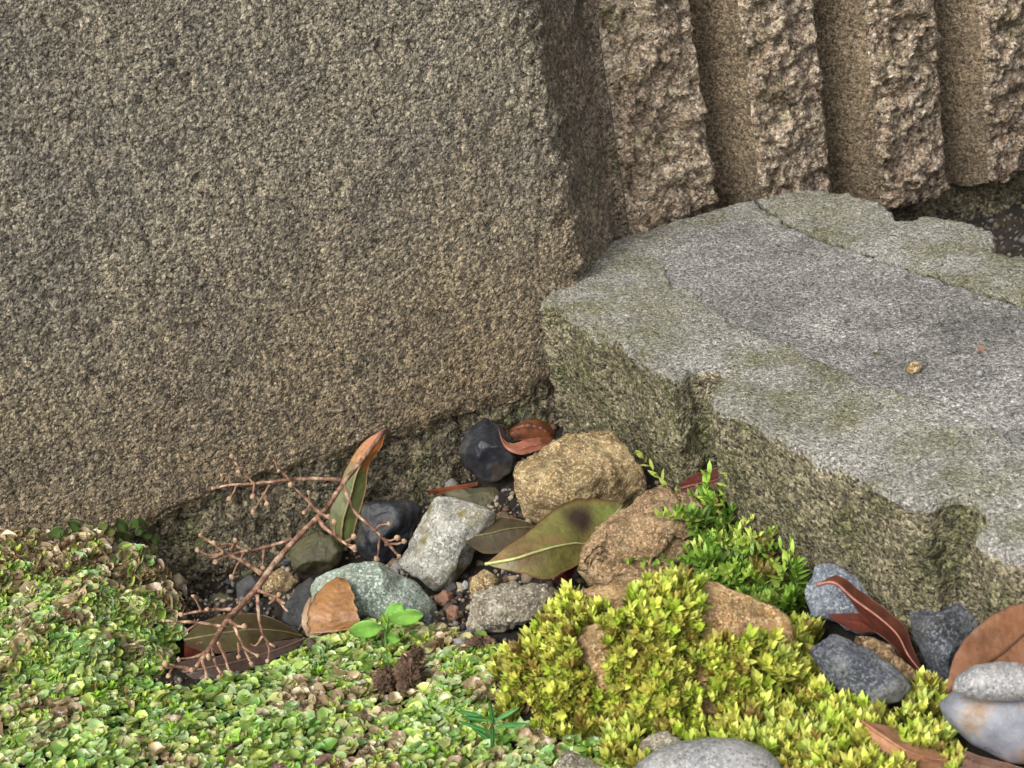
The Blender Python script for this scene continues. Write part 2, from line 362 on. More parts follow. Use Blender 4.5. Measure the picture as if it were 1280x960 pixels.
ribwall = empty('ribbed_block_wall', tuple(wpt(u_edge + 0.25, D_RIB, 0)), 'tall brown split-face concrete block wall with rough vertical ribs and smooth grooves', 'wall'); ribwall['kind'] = 'thing'
re = [upx(861, 0, D_RIB), upx(1016, 0, D_RIB), upx(1167, 0, D_RIB)]
pitch = (re[2] - re[0]) / 2
re += [re[2] + pitch * k for k in (1, 2, 3, 4)]
RW = pitch * 0.60; GD = 0.030
print('pitch', pitch, 'u_edge', u_edge, 'rib left', re[0] - RW, upx(740, 0, D_RIB))
zs2 = rows(Z_BOT + 0.002, 0.34, 0.0018, 0.6)
def d_rib(seed, ua, ub):
    def f(U, Vv, Z):
        P = np.stack([U, Vv, Z], 1)
        r = 0.0110 * fbm(P * np.array([46, 46, 52]), 5, 31, 0.66)
        f1, cr = worley(U / 0.0075, (Z + 0.4 * U) / 0.0065, 33)
        r = r + 0.0075 * (cr - 0.5) * np.clip(1.3 - f1, 0, 1)
        f2, c2 = worley(U / 0.0034, Z / 0.0034, 35)
        r = r + 0.0030 * (c2 - 0.5) * np.clip(1.2 - f2, 0, 1)
        e = np.minimum(np.clip((U - ua) / 0.004, 0, 1), np.clip((ub - U) / 0.003, 0, 1))
        bot = np.clip((Z - Z_BOT) / 0.01, 0, 1)
        return r * (0.25 + 0.75 * e) * 1.0 - 0.006 * (1 - bot) * (1 - fbm(P * 50, 2, 3)), 0.010 * (1 - np.clip((Z - Z_BOT) / 0.02, 0, 1)) * fbm(P * 40, 3, 39)
    return f
def d_groove(U, Vv, Z):
    P = np.stack([U, Vv, Z], 1)
    f1, cr = worley((U + Vv) / 0.003, Z / 0.0034, 43)
    return 0.0012 * fbm(P * 60, 4, 41) + 0.0009 * (cr - 0.5) * np.clip(1.2 - f1, 0, 1), 0.012 * (1 - np.clip((Z - Z_BOT) / 0.02, 0, 1)) * fbm(P * 40, 3, 39)
def d_rough(U, Vv, Z):
    P = np.stack([U, Vv, Z], 1)
    return 0.005 * fbm(P * 60, 5, 44, 0.62), 0 * Z
prev = None
for k, ub in enumerate(re):
    ua = ub - RW if k else upx(752, 60, D_RIB)
    # groove before this rib
    if k == 0:
        gpts = [(u_edge - 0.006, D_PAN + 0.008), (u_edge + 0.004, D_PAN + 0.014), (u_edge + 0.5 * (ua - u_edge), D_PAN + 0.034), (ua - 0.006, D_RIB + 0.004), (ua, D_RIB + 0.001)]
    else:
        g0 = prev
        gpts = [(g0, D_RIB), (g0 + 0.002, D_RIB + 0.004), (g0 + 0.004, D_RIB + GD), (g0 + 0.3 * (ua - g0), D_RIB + GD), (g0 + 0.5 * (ua - g0), D_RIB + GD * 0.8), (g0 + 0.75 * (ua - g0), D_RIB + GD * 0.42), (g0 + 0.92 * (ua - g0), D_RIB + GD * 0.12), (ua, D_RIB)]
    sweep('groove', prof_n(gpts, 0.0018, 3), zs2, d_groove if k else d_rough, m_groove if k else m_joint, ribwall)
    rp = [(ua, D_RIB), (ua + 0.003, D_RIB - 0.0025), (ua + 0.5 * (ub - ua), D_RIB - 0.0045), (ub - 0.002, D_RIB - 0.002), (ub, D_RIB)]
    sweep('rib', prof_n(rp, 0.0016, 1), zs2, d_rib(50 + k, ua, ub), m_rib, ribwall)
    prev = ub
us = np.arange(u_edge - 0.01, re[-1], 0.003)
sweep('footing', [(u, D_RIB + 0.024, 0, -1) for u in us], np.arange(-0.1, Z_BOT + 0.01, 0.003), d_foot, m_foot, ribwall)

# ------------------------------------------------------------------ low block wall (top seen from above)
HT = 0.085
LD = np.array([math.cos(math.radians(-63)), math.sin(math.radians(-63)), 0]); LN = np.array([-LD[1], LD[0], 0])
def px2(l, z=HT): return [tuple(onz(x, y, z)[:2]) for x, y in l]
front = px2([(675,381),(690,383),(705,389),(722,401),(745,416),(775,428),(800,447),(838,474),(850,469),(864,460),(888,458),(911,465),(896,480),(885,495),(900,512),(940,530),(1010,566),(1080,600),(1140,627),(1160,630),(1174,621),(1195,618),(1218,628),(1238,641),(1224,658),(1216,671),(1240,686),(1280,702)])
far = px2([(900,259),(940,249),(985,240),(1015,234),(1040,237),(1065,241),(1088,246),(1110,256),(1120,265),(1122,276),(1132,275),(1148,269),(1168,268),(1190,272),(1212,278),(1235,285),(1249,291),(1253,304),(1252,315),(1266,318),(1280,316)])
end = px2([(675,381),(688,366),(705,353),(730,330),(748,312),(765,300),(800,289),(830,280),(865,269),(900,259)])
joint = px2([(985,284),(1010,293),(1050,309),(1100,326),(1150,343),(1200,359),(1240,372),(1280,386)])
inner = px2([(985,284),(955,275),(905,276),(858,290),(826,312),(815,334),(838,362),(872,384),(915,404),(960,421),(1010,441),(1085,471),(1150,499),(1215,527),(1280,555)])
_i = resample(inner, 0.004); _w = np.clip(np.minimum(np.arange(len(_i)), 6) / 6, 0, 1); _q = np.column_stack([_i * 38, 0 * _i[:, 0]]); _q2 = np.column_stack([_i * 190, 0 * _i[:, 0]])
inner = [tuple(v) for v in _i + _w[:, None] * np.stack([0.011 * fbm(_q, 3, 171) + 0.004 * fbm(_q2, 2, 173), 0.011 * fbm(_q, 3, 172) + 0.004 * fbm(_q2, 2, 174)], 1)]
EXT = 0.42
def ext(l, pitch, depth, first):
    """carry the ribbed edge on past the frame"""
    p = np.array([*l[-1], 0]); r = list(l); s = 0
    if pitch:
        t = first
        while t < EXT:
            for du, dv in ((-.012, 0), (-.004, 1), (.012, 1), (.016, 0)):
                q = p + LD * (t + du) + LN * depth * dv; r.append((q[0], q[1]))
            t += pitch
    q = p + LD * EXT; r.append((q[0], q[1])); return r
front = ext(front, 0.19, 0.018, 0.165); far = ext(far, 0.084, -0.018, 0.07); joint = ext(joint, 0, 0, 0); inner = ext(inner, 0, 0, 0)
def dfield(P, top):
    s = 0.0022 * np.stack([fbm(P * 70, 4, 61, 0.6), fbm(P * 70, 4, 62, 0.6), 0.35 * fbm(P * 70, 4, 63, 0.6)], 1)
    dn = np.clip((HT - 0.002 - P[:, 2]) / 0.01, 0, 1)[:, None]
    s += dn * 0.0042 * np.stack([fbm(P * 48, 4, 161, 0.65), fbm(P * 48, 4, 162, 0.65), 0 * P[:, 0]], 1)
    s += 0.0009 * np.stack([fbm(P * 320, 2, 64), fbm(P * 320, 2, 65), 0.5 * fbm(P * 320, 2, 66)], 1)
    f1, cr = worley(P[:, 0] / 0.0034, P[:, 1] / 0.0034, 67)
    s[:, 2] += (0.0017 * (cr - 0.45) * np.clip(1.25 - f1 * 1.2, 0, 1) + 0.0010 * fbm(P * np.array([30, 30, 30]), 4, 68)) * top
    return s
def slab(name, poly, zt, mat, parent, inset=0.0, zb=-0.06, edge=0.0022, soft=None):
    o = resample(poly + [poly[0]], 0.0018)[:-1]
    A = 0.5 * np.sum(o[:, 0] * np.roll(o[:, 1], -1) - np.roll(o[:, 0], -1) * o[:, 1])
    if A < 0: o = o[::-1]
    tg = np.roll(o, -1, 0) - np.roll(o, 1, 0); tg /= np.linalg.norm(tg, axis=1)[:, None] + 1e-12
    nrm = np.stack([tg[:, 1], -tg[:, 0]], 1)
    for _ in range(3): nrm = (np.roll(nrm, 1, 0) + nrm + np.roll(nrm, -1, 0)) / 3
    o = o - nrm * inset; n = len(o)
    jag = 0.0030 * fbm(np.column_stack([o * 110, 0 * o[:, 0]]), 4, 70, 0.65)
    if soft is not None:
        sp0 = resample(soft, 0.002); jag[np.min((o[:, None, 0] - sp0[None, :, 0]) ** 2 + (o[:, None, 1] - sp0[None, :, 1]) ** 2, 1) < 0.004 ** 2] = 0
    o = o + nrm * jag[:, None]
    edge_l = np.full(n, edge)
    if soft is not None:
        sp = resample(soft, 0.002); dd = np.min((o[:, None, 0] - sp[None, :, 0]) ** 2 + (o[:, None, 1] - sp[None, :, 1]) ** 2, 1)
        edge_l[dd < 0.003 ** 2] = 0.00025
    chip = edge_l * (0.7 + 0.9 * np.clip(fbm(np.column_stack([o * 55, 0 * o[:, 0]]), 3, 71), -.6, 1))
    ti = o - nrm * chip[:, None]
    lo, hi = ti.min(0), ti.max(0)
    st = 0.0015
    X, Y = np.meshgrid(np.arange(lo[0], hi[0], st), np.arange(lo[1], hi[1], st)); X = X.ravel() + rng.uniform(-.3, .3, X.size) * st; Y = Y.ravel() + rng.uniform(-.3, .3, Y.size) * st
    k = inpoly(X, Y, ti - 0 * ti); X, Y = X[k], Y[k]
    # keep interior points away from the rim
    d = np.full(len(X), 9.0)
    for i in range(0, n, 64):
        d = np.minimum(d, np.min((X[:, None] - ti[None, i:i + 64, 0]) ** 2 + (Y[:, None] - ti[None, i:i + 64, 1]) ** 2, 1))
    k = d > (0.0012 ** 2); X, Y = X[k], Y[k]
    pts = [Vector((float(a), float(b_))) for a, b_ in ti] + [Vector((float(a), float(b_))) for a, b_ in zip(X, Y)]
    rv, re_, rf, ov, _, _ = delaunay_2d_cdt(pts, [(i, (i + 1) % n) for i in range(n)], [], 1, 1e-7)
    ring = {}
    for i, ol in enumerate(ov):
        for q in ol:
            if q < n and q not in ring: ring[q] = i
    Vt = np.array([[v.x, v.y, zt] for v in rv]); nt_ = len(Vt)
    zr = np.concatenate([[zt - 0.25 * edge, zt - 0.8 * edge], np.arange(zt - 2 * edge, zb, -0.0024)])
    VV = [Vt]
    for j, z in enumerate(zr):
        kk = (0.45, 0.12)[j] if j < 2 else 0.0
        VV.append(np.column_stack([o - nrm * chip[:, None] * kk, np.full(n, z)]))
    VA = np.vstack(VV); topm = (np.arange(len(VA)) < nt_).astype(float)
    VA = VA + dfield(VA, topm)
    faces = [list(f) for f in rf]
    prevr = [ring.get(i, None) for i in range(n)]
    for i in range(n):
        if prevr[i] is None: prevr[i] = prevr[i - 1] if prevr[i - 1] is not None else 0
    for j in range(len(zr)):
        cur = [nt_ + j * n + i for i in range(n)]
        for i in range(n):
            a, b_, c_, d_ = prevr[i], prevr[(i + 1) % n], cur[(i + 1) % n], cur[i]
            f = [a, d_, c_, b_] if a != b_ else [a, d_, c_]
            faces.append(f)
        prevr = cur
    # normals: the top faces up
    ob = link(name, VA, faces, mat, parent, origin=np.array([VA[:, 0].mean(), VA[:, 1].mean(), 0]))
    bm = bmesh.new(); bm.from_mesh(ob.data); bmesh.ops.recalc_face_normals(bm, faces=bm.faces); bm.to_mesh(ob.data); bm.free()
    ob.data.polygons.foreach_set('use_smooth', np.ones(len(ob.data.polygons), bool))
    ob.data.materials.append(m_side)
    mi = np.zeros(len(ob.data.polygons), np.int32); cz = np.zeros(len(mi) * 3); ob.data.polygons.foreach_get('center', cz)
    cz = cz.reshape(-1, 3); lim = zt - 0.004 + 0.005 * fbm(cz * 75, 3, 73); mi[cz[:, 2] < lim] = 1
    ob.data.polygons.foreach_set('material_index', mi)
    return ob
lw = empty('low_block_wall', (*px2([(1000, 400)])[0], 0), 'low pale grey concrete block wall with ribbed sides, its flat top seen from above', 'wall'); lw['kind'] = 'thing'
slab('front_shell', front + inner[::-1] + [far[1]] + [far[0]] + end[::-1][1:-1], HT, m_shell, lw, soft=inner)
slab('rear_shell', far[1:] + joint[::-1], HT + 0.0006, m_shell, lw, inset=0.0034, soft=joint)
slab('core_fill', inner + joint[::-1][:-1], HT - 0.0002, m_core, lw, inset=0.0001, edge=0.0014, soft=inner)
for ch in lw.children: COLL.append(ch)

# ------------------------------------------------------------------ stones
def Zm(x0, y0, k, pts): return [(x0 + x / k, y0 + y / k) for x, y in pts]
z4 = lambda p: Zm(380, 500, 1280 / 420, p)
z3 = lambda p: Zm(0, 500, 1280 / 420, p)
z5 = lambda p: Zm(760, 560, 2.4, p)
z8 = lambda p: Zm(640, 360, 2.0, p)
z7 = lambda p: Zm(360, 680, 1280 / 420, p)
z6 = lambda p: Zm(0, 640, 3.0, p)
zb = lambda p: Zm(180, 480, 3.0, p)
SPOLY = []; _ico = {}; OWN = {}; KEY = {}
def ico(sub):
    if sub not in _ico:
        bm = bmesh.new(); bmesh.ops.create_icosphere(bm, subdivisions=sub, radius=1)
        bm.verts.ensure_lookup_table()
        _ico[sub] = (np.array([v.co[:] for v in bm.verts]), np.array([[v.index for v in f.verts] for f in bm.faces])); bm.free()
    return _ico[sub]
def polar(poly, c, n=180):
    R = np.zeros(n); P = np.array(poly, float) - c
    for i in range(n):
        a = 2 * math.pi * i / n; d = np.array([math.cos(a), math.sin(a)]); best = 0
        for j in range(len(P)):
            p, q = P[j], P[(j + 1) % len(P)]; e = q - p
            den = d[0] * e[1] - d[1] * e[0]
            if abs(den) < 1e-9: continue
            t = (p[0] * e[1] - p[1] * e[0]) / den; u = (p[0] * d[1] - p[1] * d[0]) / den
            if t > 0 and -1e-6 <= u <= 1 + 1e-6: best = max(best, t)
        R[i] = best
    if (R == 0).any(): R[R == 0] = R[R > 0].mean()
    return R
def stone(name, label, cat, poly, zt, mat, thick=0.8, seed=0, e=0.85, facets=5, rough=0.05, freq=1.6, sub=5, group=None, dd=0.0, fine=0.5, parent=None, coll=True):
    """a stone with the outline seen in the photograph, its own distance (its foot stands on height zt) and its own depth"""
    poly = np.array(poly, float); c = np.array([(poly[:, 0].min() + poly[:, 0].max()) / 2, (poly[:, 1].min() + poly[:, 1].max()) / 2])
    r = random.Random(seed)
    R = polar(poly, c); R = (np.roll(R, 1) + 2 * R + np.roll(R, -1)) / 4
    ybot = poly[:, 1].max()
    depth = dep(onz(c[0], ybot, zt)) + dd
    k = depth / FPX; mr = R.mean() * k; depth += 0.35 * mr * thick; k = depth / FPX
    D, Fc = ico(sub)
    # local: x right, y down in the picture, z towards the viewer, tilted so that the body keeps upright
    th = np.arctan2(D[:, 1], D[:, 0]) % (2 * math.pi); Rt = np.interp(th, np.arange(181) * 2 * math.pi / 180, np.append(R, R[0]))
    rho = np.clip(np.hypot(D[:, 0], D[:, 1]), 1e-6, 1) ** e; zc = np.sign(D[:, 2]) * np.abs(D[:, 2]) ** (0.5 + 0.5 * e)
    Q = np.stack([np.cos(th) * rho, np.sin(th) * rho, zc], 1)
    for _ in range(facets * 2 + (facets > 3) * 4):
        n = np.array([r.gauss(0, 1), r.gauss(0, 1), r.gauss(0, 1)]); n /= np.linalg.norm(n); n[2] = math.copysign(max(abs(n[2]), 0.42), n[2]); n /= np.linalg.norm(n)
        o = r.uniform(0.66, 0.9); s = Q @ n - o
        s = np.where(s > 0, s * 0.93, 0); Q = Q - s[:, None] * n[None]
    L = Q.copy(); L[:, 0] *= Rt * k; L[:, 1] *= Rt * k; L[:, 2] *= mr * thick
    C = at(c[0], c[1], depth); fw = C - CO; fw /= np.linalg.norm(fw)
    rt = CR - fw * (CR @ fw); rt /= np.linalg.norm(rt); dn = np.cross(fw, rt); dn *= math.copysign(1, dn @ -CU)
    P = C + L[:, :1] * rt + L[:, 1:2] * dn - L[:, 2:3] * fw
    nd = (P - C); nd /= np.linalg.norm(nd, axis=1)[:, None] + 1e-9
    s0 = freq / mr
    am = mr * rough * 1.25 * (fbm(P * s0, 5, seed, 0.6) * 1.6 + fine * 0.35 * fbm(P * s0 * 7, 4, seed + 5, 0.7) - fine * 0.45 * np.abs(vn(P * s0 * 3, seed + 9)))
    P = P + nd * am[:, None]
    o = link(name, P, Fc, mat, parent)
    if parent is None: tag(o, label, cat, group)
    if coll: COLL.append((P, Fc))
    SPOLY.append([tuple(q) for q in poly]); return o

sm = {}
sm['black'] = stonemat('wet_black_stone', S((20, 21, 25)), S((44, 46, 52)), S((82, 82, 84)), rough=0.25, sc1=30, cover=S((96, 76, 54)), coverscale=40, coverlim=(0.60, 0.72), bdist=0.0006)
sm['tan'] = stonemat('rough_ochre_sandstone', S((88, 70, 42)), S((148, 122, 82)), S((194, 172, 128)), rough=0.55, sc1=70, speck=S((226, 206, 160)), cover=S((74, 64, 42)), coverscale=38, coverlim=(0.56, 0.68), bdist=0.0022)
sm['white'] = stonemat('pale_grey_limestone', S((112, 110, 98)), S((168, 166, 154)), S((204, 202, 192)), rough=0.5, sc1=50, cover=S((118, 104, 40)), coverscale=30, coverlim=(0.50, 0.60), bdist=0.0018, speck=S((222, 220, 212)))
sm['teal'] = stonemat('grey_green_stone', S((78, 90, 76)), S((132, 144, 128)), S((172, 182, 170)), rough=0.5, sc1=38, speck=S((196, 206, 196)), cover=S((104, 108, 72)), coverscale=34, bdist=0.0012)
sm['olive'] = stonemat('dark_olive_stone', S((52, 50, 34)), S((92, 88, 64)), S((126, 118, 88)), rough=0.45, sc1=40, cover=S((58, 66, 30)), coverscale=24)
sm['grey'] = stonemat('dark_grey_stone', S((40, 40, 42)), S((78, 78, 78)), S((118, 116, 112)), rough=0.5, sc1=40)
sm['rough'] = stonemat('coarse_grey_rubble', S((78, 72, 60)), S((146, 136, 116)), S((198, 188, 166)), rough=0.6, sc1=90, speck=S((222, 214, 196)), bdist=0.003, sc2=300)
sm['brown'] = stonemat('cracked_brown_rock', S((86, 64, 42)), S((152, 122, 86)), S((200, 172, 132)), rough=0.6, sc1=60, speck=S((220, 190, 150)), cover=S((84, 70, 62)), coverscale=28, coverlim=(0.54, 0.64), bdist=0.0030, crack=30)
sm['rock'] = stonemat('ochre_boulder', S((112, 82, 44)), S((178, 138, 86)), S((216, 184, 136)), rough=0.6, sc1=90, speck=S((226, 200, 156)), cover=S((106, 88, 84)), coverscale=24, coverlim=(0.56, 0.66), bdist=0.002)
sm['blue'] = stonemat('blue_grey_stone', S((70, 76, 86)), S((112, 120, 130)), S((158, 164, 168)), rough=0.5, sc1=50, speck=S((176, 182, 188)), bdist=0.001)
sm['slate'] = stonemat('dark_slate_stone', S((38, 40, 46)), S((78, 82, 90)), S((168, 170, 168)), rough=0.42, sc1=40, bdist=0.0026, speck=S((140, 144, 150)), cover=S((150, 134, 116)), coverscale=40, coverlim=(0.62, 0.72))
sm['pebble'] = stonemat('smooth_grey_pebble', S((88, 90, 98)), S((122, 124, 132)), S((156, 154, 150)), rough=0.35, sc1=48, cover=S((152, 116, 80)), coverscale=26, coverlim=(0.48, 0.62), bdist=0.0004)
sm['pebble2'] = stonemat('plain_grey_pebble', S((92, 92, 94)), S((128, 128, 128)), S((158, 157, 154)), rough=0.4, sc1=44, speck=S((168, 166, 162)), cover=S((150, 122, 88)), coverscale=20, coverlim=(0.60, 0.72), bdist=0.0004)
sm['red'] = stonemat('reddish_gravel', S((88, 58, 46)), S((142, 104, 84)), S((182, 148, 124)), rough=0.6, sc1=90)
sm['soil'] = stonemat('crumbly_soil', S((60, 44, 33)), S((108, 82, 62)), S((152, 122, 98)), rough=0.85, sc1=140, bdist=0.004)

st = stone
st('rock', 'wet black rounded stone wedged against the wall by the orange-brown curled leaf', 'stone', z4([(590,130),(605,95),(640,72),(690,65),(740,90),(775,135),(800,185),(815,220),(790,280),(740,315),(690,322),(645,312),(605,275),(587,210)]), -.006, sm['black'], .9, 11, .85, 4, .035)
st('rock', 'rough ochre angular rock in the corner between plain wall and low wall', 'stone', [(621,632),(629,601),(639,579),(652,567),(675,559),(695,554),(711,546),(731,538),(757,538),(780,542),(795,560),(806,582),(816,603),(808,622),(786,640),(760,648),(735,652),(700,660),(670,662),(640,655)], .002, sm['tan'], .75, 12, .8, 7, .11, fine=.9)
st('rock', 'pale grey upright stone with a yellow-green stained lower edge', 'stone', z4([(345,630),(400,540),(440,460),(460,385),(490,358),(540,362),(600,385),(680,400),(735,425),(728,470),(690,540),(660,600),(620,650),(570,700),(500,735),(440,695),(370,650)]), -.014, sm['white'], .75, 13, .75, 5, .08)
st('rock', 'flat olive stone lying behind the pale upright stone', 'stone', z4([(525,352),(600,335),(680,330),(745,325),(760,380),(720,425),(640,410),(560,385)]), -.004, sm['olive'], .8, 14, .8, 4, .07, sub=4, dd=.03)
st('rock', 'broad grey-green stone behind the upright tan leaf', 'stone', z4([(15,720),(40,680),(90,632),(150,605),(220,603),(300,622),(380,650),(440,690),(480,730),(535,780),(545,840),(470,870),(300,870),(150,840),(50,800)]), -.006, sm['teal'], .6, 15, .8, 6, .06)
st('rock', 'round dark olive stone just behind the grey-green stone', 'stone', z4([(0,520),(50,503),(110,520),(150,575),(130,625),(70,670),(10,675),(-40,645),(-52,590),(-30,540)]), -.022, sm['olive'], .9, 16, .88, 3, .05)
st('rock', 'jet black wet angular stone in the hollow below the twig', 'stone', z4([(190,440),(230,398),(310,383),(400,378),(445,420),(430,480),(400,550),(350,610),(300,630),(220,600),(185,530)]), -.022, sm['black'], .8, 17, .72, 6, .09)
st('rock', 'dark grey stone tucked beside the upright tan leaf', 'stone', z3([(1085,775),(1130,700),(1185,670),(1215,700),(1200,790),(1170,870),(1120,890),(1075,840)]), -.016, sm['grey'], .8, 18, .75, 5, .07, sub=4)
st('rock', 'small sandy stone lying under the main stem of the twig', 'stone', z3([(995,695),(1020,655),(1060,637),(1105,655),(1135,690),(1125,735),(1060,760),(1005,750)]), -.022, sm['tan'], .8, 19, .8, 4, .08, sub=4)
st('rock', 'small dark grey stone half hidden under the twig by the footing', 'stone', z3([(900,700),(950,665),(1000,680),(1010,740),(960,790),(905,780)]), -.024, sm['grey'], .8, 20, .78, 5, .07, sub=4)
st('rock', 'dull green-grey chip at the foot of the rough footing', 'stone', z3([(785,790),(800,745),(840,730),(900,760),(910,810),(850,830),(795,825)]), -.024, sm['olive'], .8, 21, .75, 5, .07, sub=4)
st('rock', 'grey chip lying against the back of the dark folded leaf', 'stone', z3([(905,790),(950,770),(1040,780),(1090,830),(1060,870),(960,870),(910,840)]), -.022, sm['slate'], .7, 22, .75, 5, .07, sub=4)
st('rock', 'small ochre wedge between the big green leaf and the coarse grey rubble', 'stone', z4([(625,715),(645,665),(690,640),(735,655),(757,690),(730,740),(680,760),(640,750)]), -.006, sm['tan'], .8, 23, .78, 5, .08, sub=4)
st('rock', 'coarse grey rubble lump under the big green-brown leaf', 'stone', z4([(590,770),(620,730),(680,702),(760,702),(830,680),(900,680),(955,690),(965,740),(920,800),(840,860),(760,900),(660,900),(600,860)]), .002, sm['rough'], .75, 24, .78, 5, .12, fine=1.2)
KEY['cracked'] = len(COLL)
st('rock', 'cracked brown rock with moss sprigs, beside the dark red leaf', 'stone', z8([(150,720),(180,650),(215,592),(260,555),(300,522),(350,494),(400,494),(430,508),(480,540),(510,600),(500,690),(450,740),(360,750),(270,750),(200,745)]), .006, sm['brown'], .7, 25, .78, 6, .12, fine=1.2)
KEY['boulder'] = len(COLL)
big = st('boulder', 'largest ochre rock, capped with bright yellow-green moss', 'stone', [(626,808),(652,772),(690,742),(735,714),(770,704),(805,711),(850,706),(895,714),(940,728),(975,748),(992,785),(1000,840),(960,880),(860,905),(760,905),(680,890),(640,860)], .008, sm['rock'], .6, 26, .85, 5, .07)
st('rock', 'flat blue-grey stone under the red-brown curled leaf', 'stone', z5([(580,440),(600,385),(615,345),(650,338),(692,342),(760,388),(830,448),(872,512),(840,560),(700,560),(610,500)]), .0, sm['blue'], .55, 27, .75, 6, .05)
st('rock', 'dark slate stone with a pale top, standing below the groove of the low wall', 'stone', z5([(908,480),(930,445),(962,418),(1000,428),(1060,450),(1112,478),(1122,525),(1070,610),(1030,690),(1000,730),(940,690),(915,570)]), -.006, sm['slate'], .9, 28, .72, 6, .06)
st('rock', 'blue-grey stone sunk into the bright yellow-green moss', 'stone', z5([(598,605),(645,572),(690,555),(770,583),(840,638),(890,688),(922,728),(890,775),(800,775),(700,735),(630,665)]), .010, sm['slate'], .6, 29, .75, 6, .05)
st('rock', 'crumbly brown lump between the blue-grey stone and the curled leaf', 'stone', z5([(735,570),(780,555),(840,590),(890,640),(940,690),(930,730),(850,710),(770,640)]), .004, sm['brown'], .7, 30, .8, 5, .13, sub=4, fine=1.2)
st('pebble', 'long flat grey pebble resting on the broad brown leaf', 'stone', z5([(1033,730),(1048,685),(1100,652),(1180,638),(1250,645),(1340,670),(1360,730),(1280,760),(1120,760)]), .010, sm['pebble2'], .6, 31, .95, 0, .012, dd=-.03)
st('pebble', 'big smooth grey pebble with rusty ends beside the broad brown leaf', 'stone', z5([(998,770),(1035,737),(1110,704),(1200,688),(1300,690),(1390,740),(1400,860),(1330,950),(1200,945),(1090,890),(1025,825)]), -.002, sm['pebble'], .75, 32, .97, 1, .012)
st('pebble', 'smooth plain grey pebble among the front moss', 'stone', z5([(60,985),(90,945),(150,905),(230,880),(310,870),(400,874),(470,900),(515,940),(530,985),(480,1040),(300,1070),(120,1050)]), .004, sm['pebble2'], .7, 33, .96, 0, .012)
st('rock', 'small rough grey stone touching the plain grey pebble', 'stone', z5([(82,915),(110,862),(160,850),(220,868),(240,895),(190,940),(110,960)]), .008, sm['rough'], .8, 34, .8, 4, .1, sub=4)
st('rock', 'small brownish stone poking out of liverwort near the rough grey stone', 'stone', z7([(985,850),(1020,805),(1065,785),(1125,805),(1200,850),(1180,900),(1050,910)]), .008, sm['rough'], .8, 35, .85, 4, .07, sub=4)
st('pebble', 'reddish pebble between the grey-green stone and the grey rubble', 'stone', z4([(540,800),(560,778),(588,785),(592,825),(570,850),(543,835)]), -.004, sm['red'], .9, 36, .85, 3, .06, sub=4)
st('pebble', 'dull brown chip below the pale upright stone', 'stone', z4([(490,745),(530,722),(575,735),(578,770),(530,790),(495,775)]), -.012, sm['red'], .9, 37, .8, 3, .06, sub=4)
st('pebble', 'tiny white pebble beside the small ochre wedge', 'stone', z4([(598,700),(612,685),(630,695),(630,718),(612,726),(600,716)]), -.002, sm['pebble2'], .9, 38, .9, 2, .03, sub=3)
st('pebble', 'small dark blue pebble beside the seedling', 'stone', z4([(450,845),(470,815),(492,820),(495,850),(470,865)]), .004, sm['slate'], .9, 39, .9, 2, .03, sub=3)
for nm, lb, pl, mt, sd_ in (
 ('pebble', 'tan pebble lying on the flat top of the low wall', [(1131,459),(1137,453),(1147,450),(1152,457),(1149,465),(1138,468),(1132,464)], 'tan', 41),
 ('pebble', 'tiny tan grain lying on the low wall beyond the tan pebble', [(1221,434),(1226,431),(1232,433),(1231,438),(1224,439)], 'red', 42),
 ('pebble', 'tiny pale grain on the low wall between tan pebble and tan grain', [(1220,464),(1225,462),(1230,465),(1228,470),(1222,470)], 'pebble2', 43)):
    st(nm, lb, 'pebble', pl, HT + 0.0006, sm[mt], .8, sd_, .9, 2, .06, sub=3, coll=False)
# soil crumbs lying on the liverwort
for i, pl in enumerate(([(320,520),(345,470),(400,460),(420,510),(400,560),(340,570)], [(400,500),(420,440),(470,430),(515,470),(525,520),(480,560),(420,550)], [(455,420),(480,385),(510,400),(500,440),(465,445)], [(670,375),(710,352),(770,350),(800,375),(760,395),(700,395)])):
    st('soil_clod', ('lumpy brown soil clod below the seedling, lower and duller of the pair', 'large brown soil clod next to the lumpy lower clod below the seedling', 'smallest brown soil crumb, just above the large clod below the seedling', 'flat brown soil clod at the foot of the coarse grey rubble')[i], 'soil clod', z7(pl), .006, sm['soil'], .8, 50 + i, .95, 0, .36, sub=5, group='soil clods on the liverwort', fine=1.6, freq=2.4)
# loose gravel in the hollow
NBIG = len(SPOLY)
def hidden(x, y): return any(inpoly(np.array([x]), np.array([y]), p)[0] for p in SPOLY[:NBIG])
def gfoot(x, y):
    z = -.01
    for _ in range(6): P = onz(x, y, z); z = float(gz([P[0]], [P[1]])[0])
    return z
gr = random.Random(4); cnt = 0
for i in range(150):
    x = gr.uniform(240, 640); y = gr.uniform(640, 800)
    if not inpoly(np.array([x]), np.array([y]), [(230,760),(300,700),(420,650),(560,610),(640,600),(660,680),(600,800),(400,800),(330,840),(250,840)])[0]: continue
    if hidden(x, y): continue
    w_ = gr.uniform(6, 15); zt = gfoot(x, y + .7 * w_)
    pl = [(x + w_ * gr.uniform(.75, 1.1) * math.cos(a), y + w_ * gr.uniform(.55, .85) * math.sin(a)) for a in np.linspace(0, 6.28, 8)[:-1]]
    kk = gr.choice(['grey', 'olive', 'slate', 'grey', 'black', 'red']); kn = {'grey': 'dull grey', 'olive': 'olive-brown', 'slate': 'speckled blue-grey', 'black': 'shiny black', 'red': 'reddish-brown'}[kk]
    st('small_stone', 'small ' + kn + ' stone lying loose in the hollow below the twig', 'stone', pl, zt - .002, sm[kk], .85, 100 + i, .8, 4, .08, sub=3, group='small ' + kn + ' stones in the hollow'); cnt += 1
gr = random.Random(9)
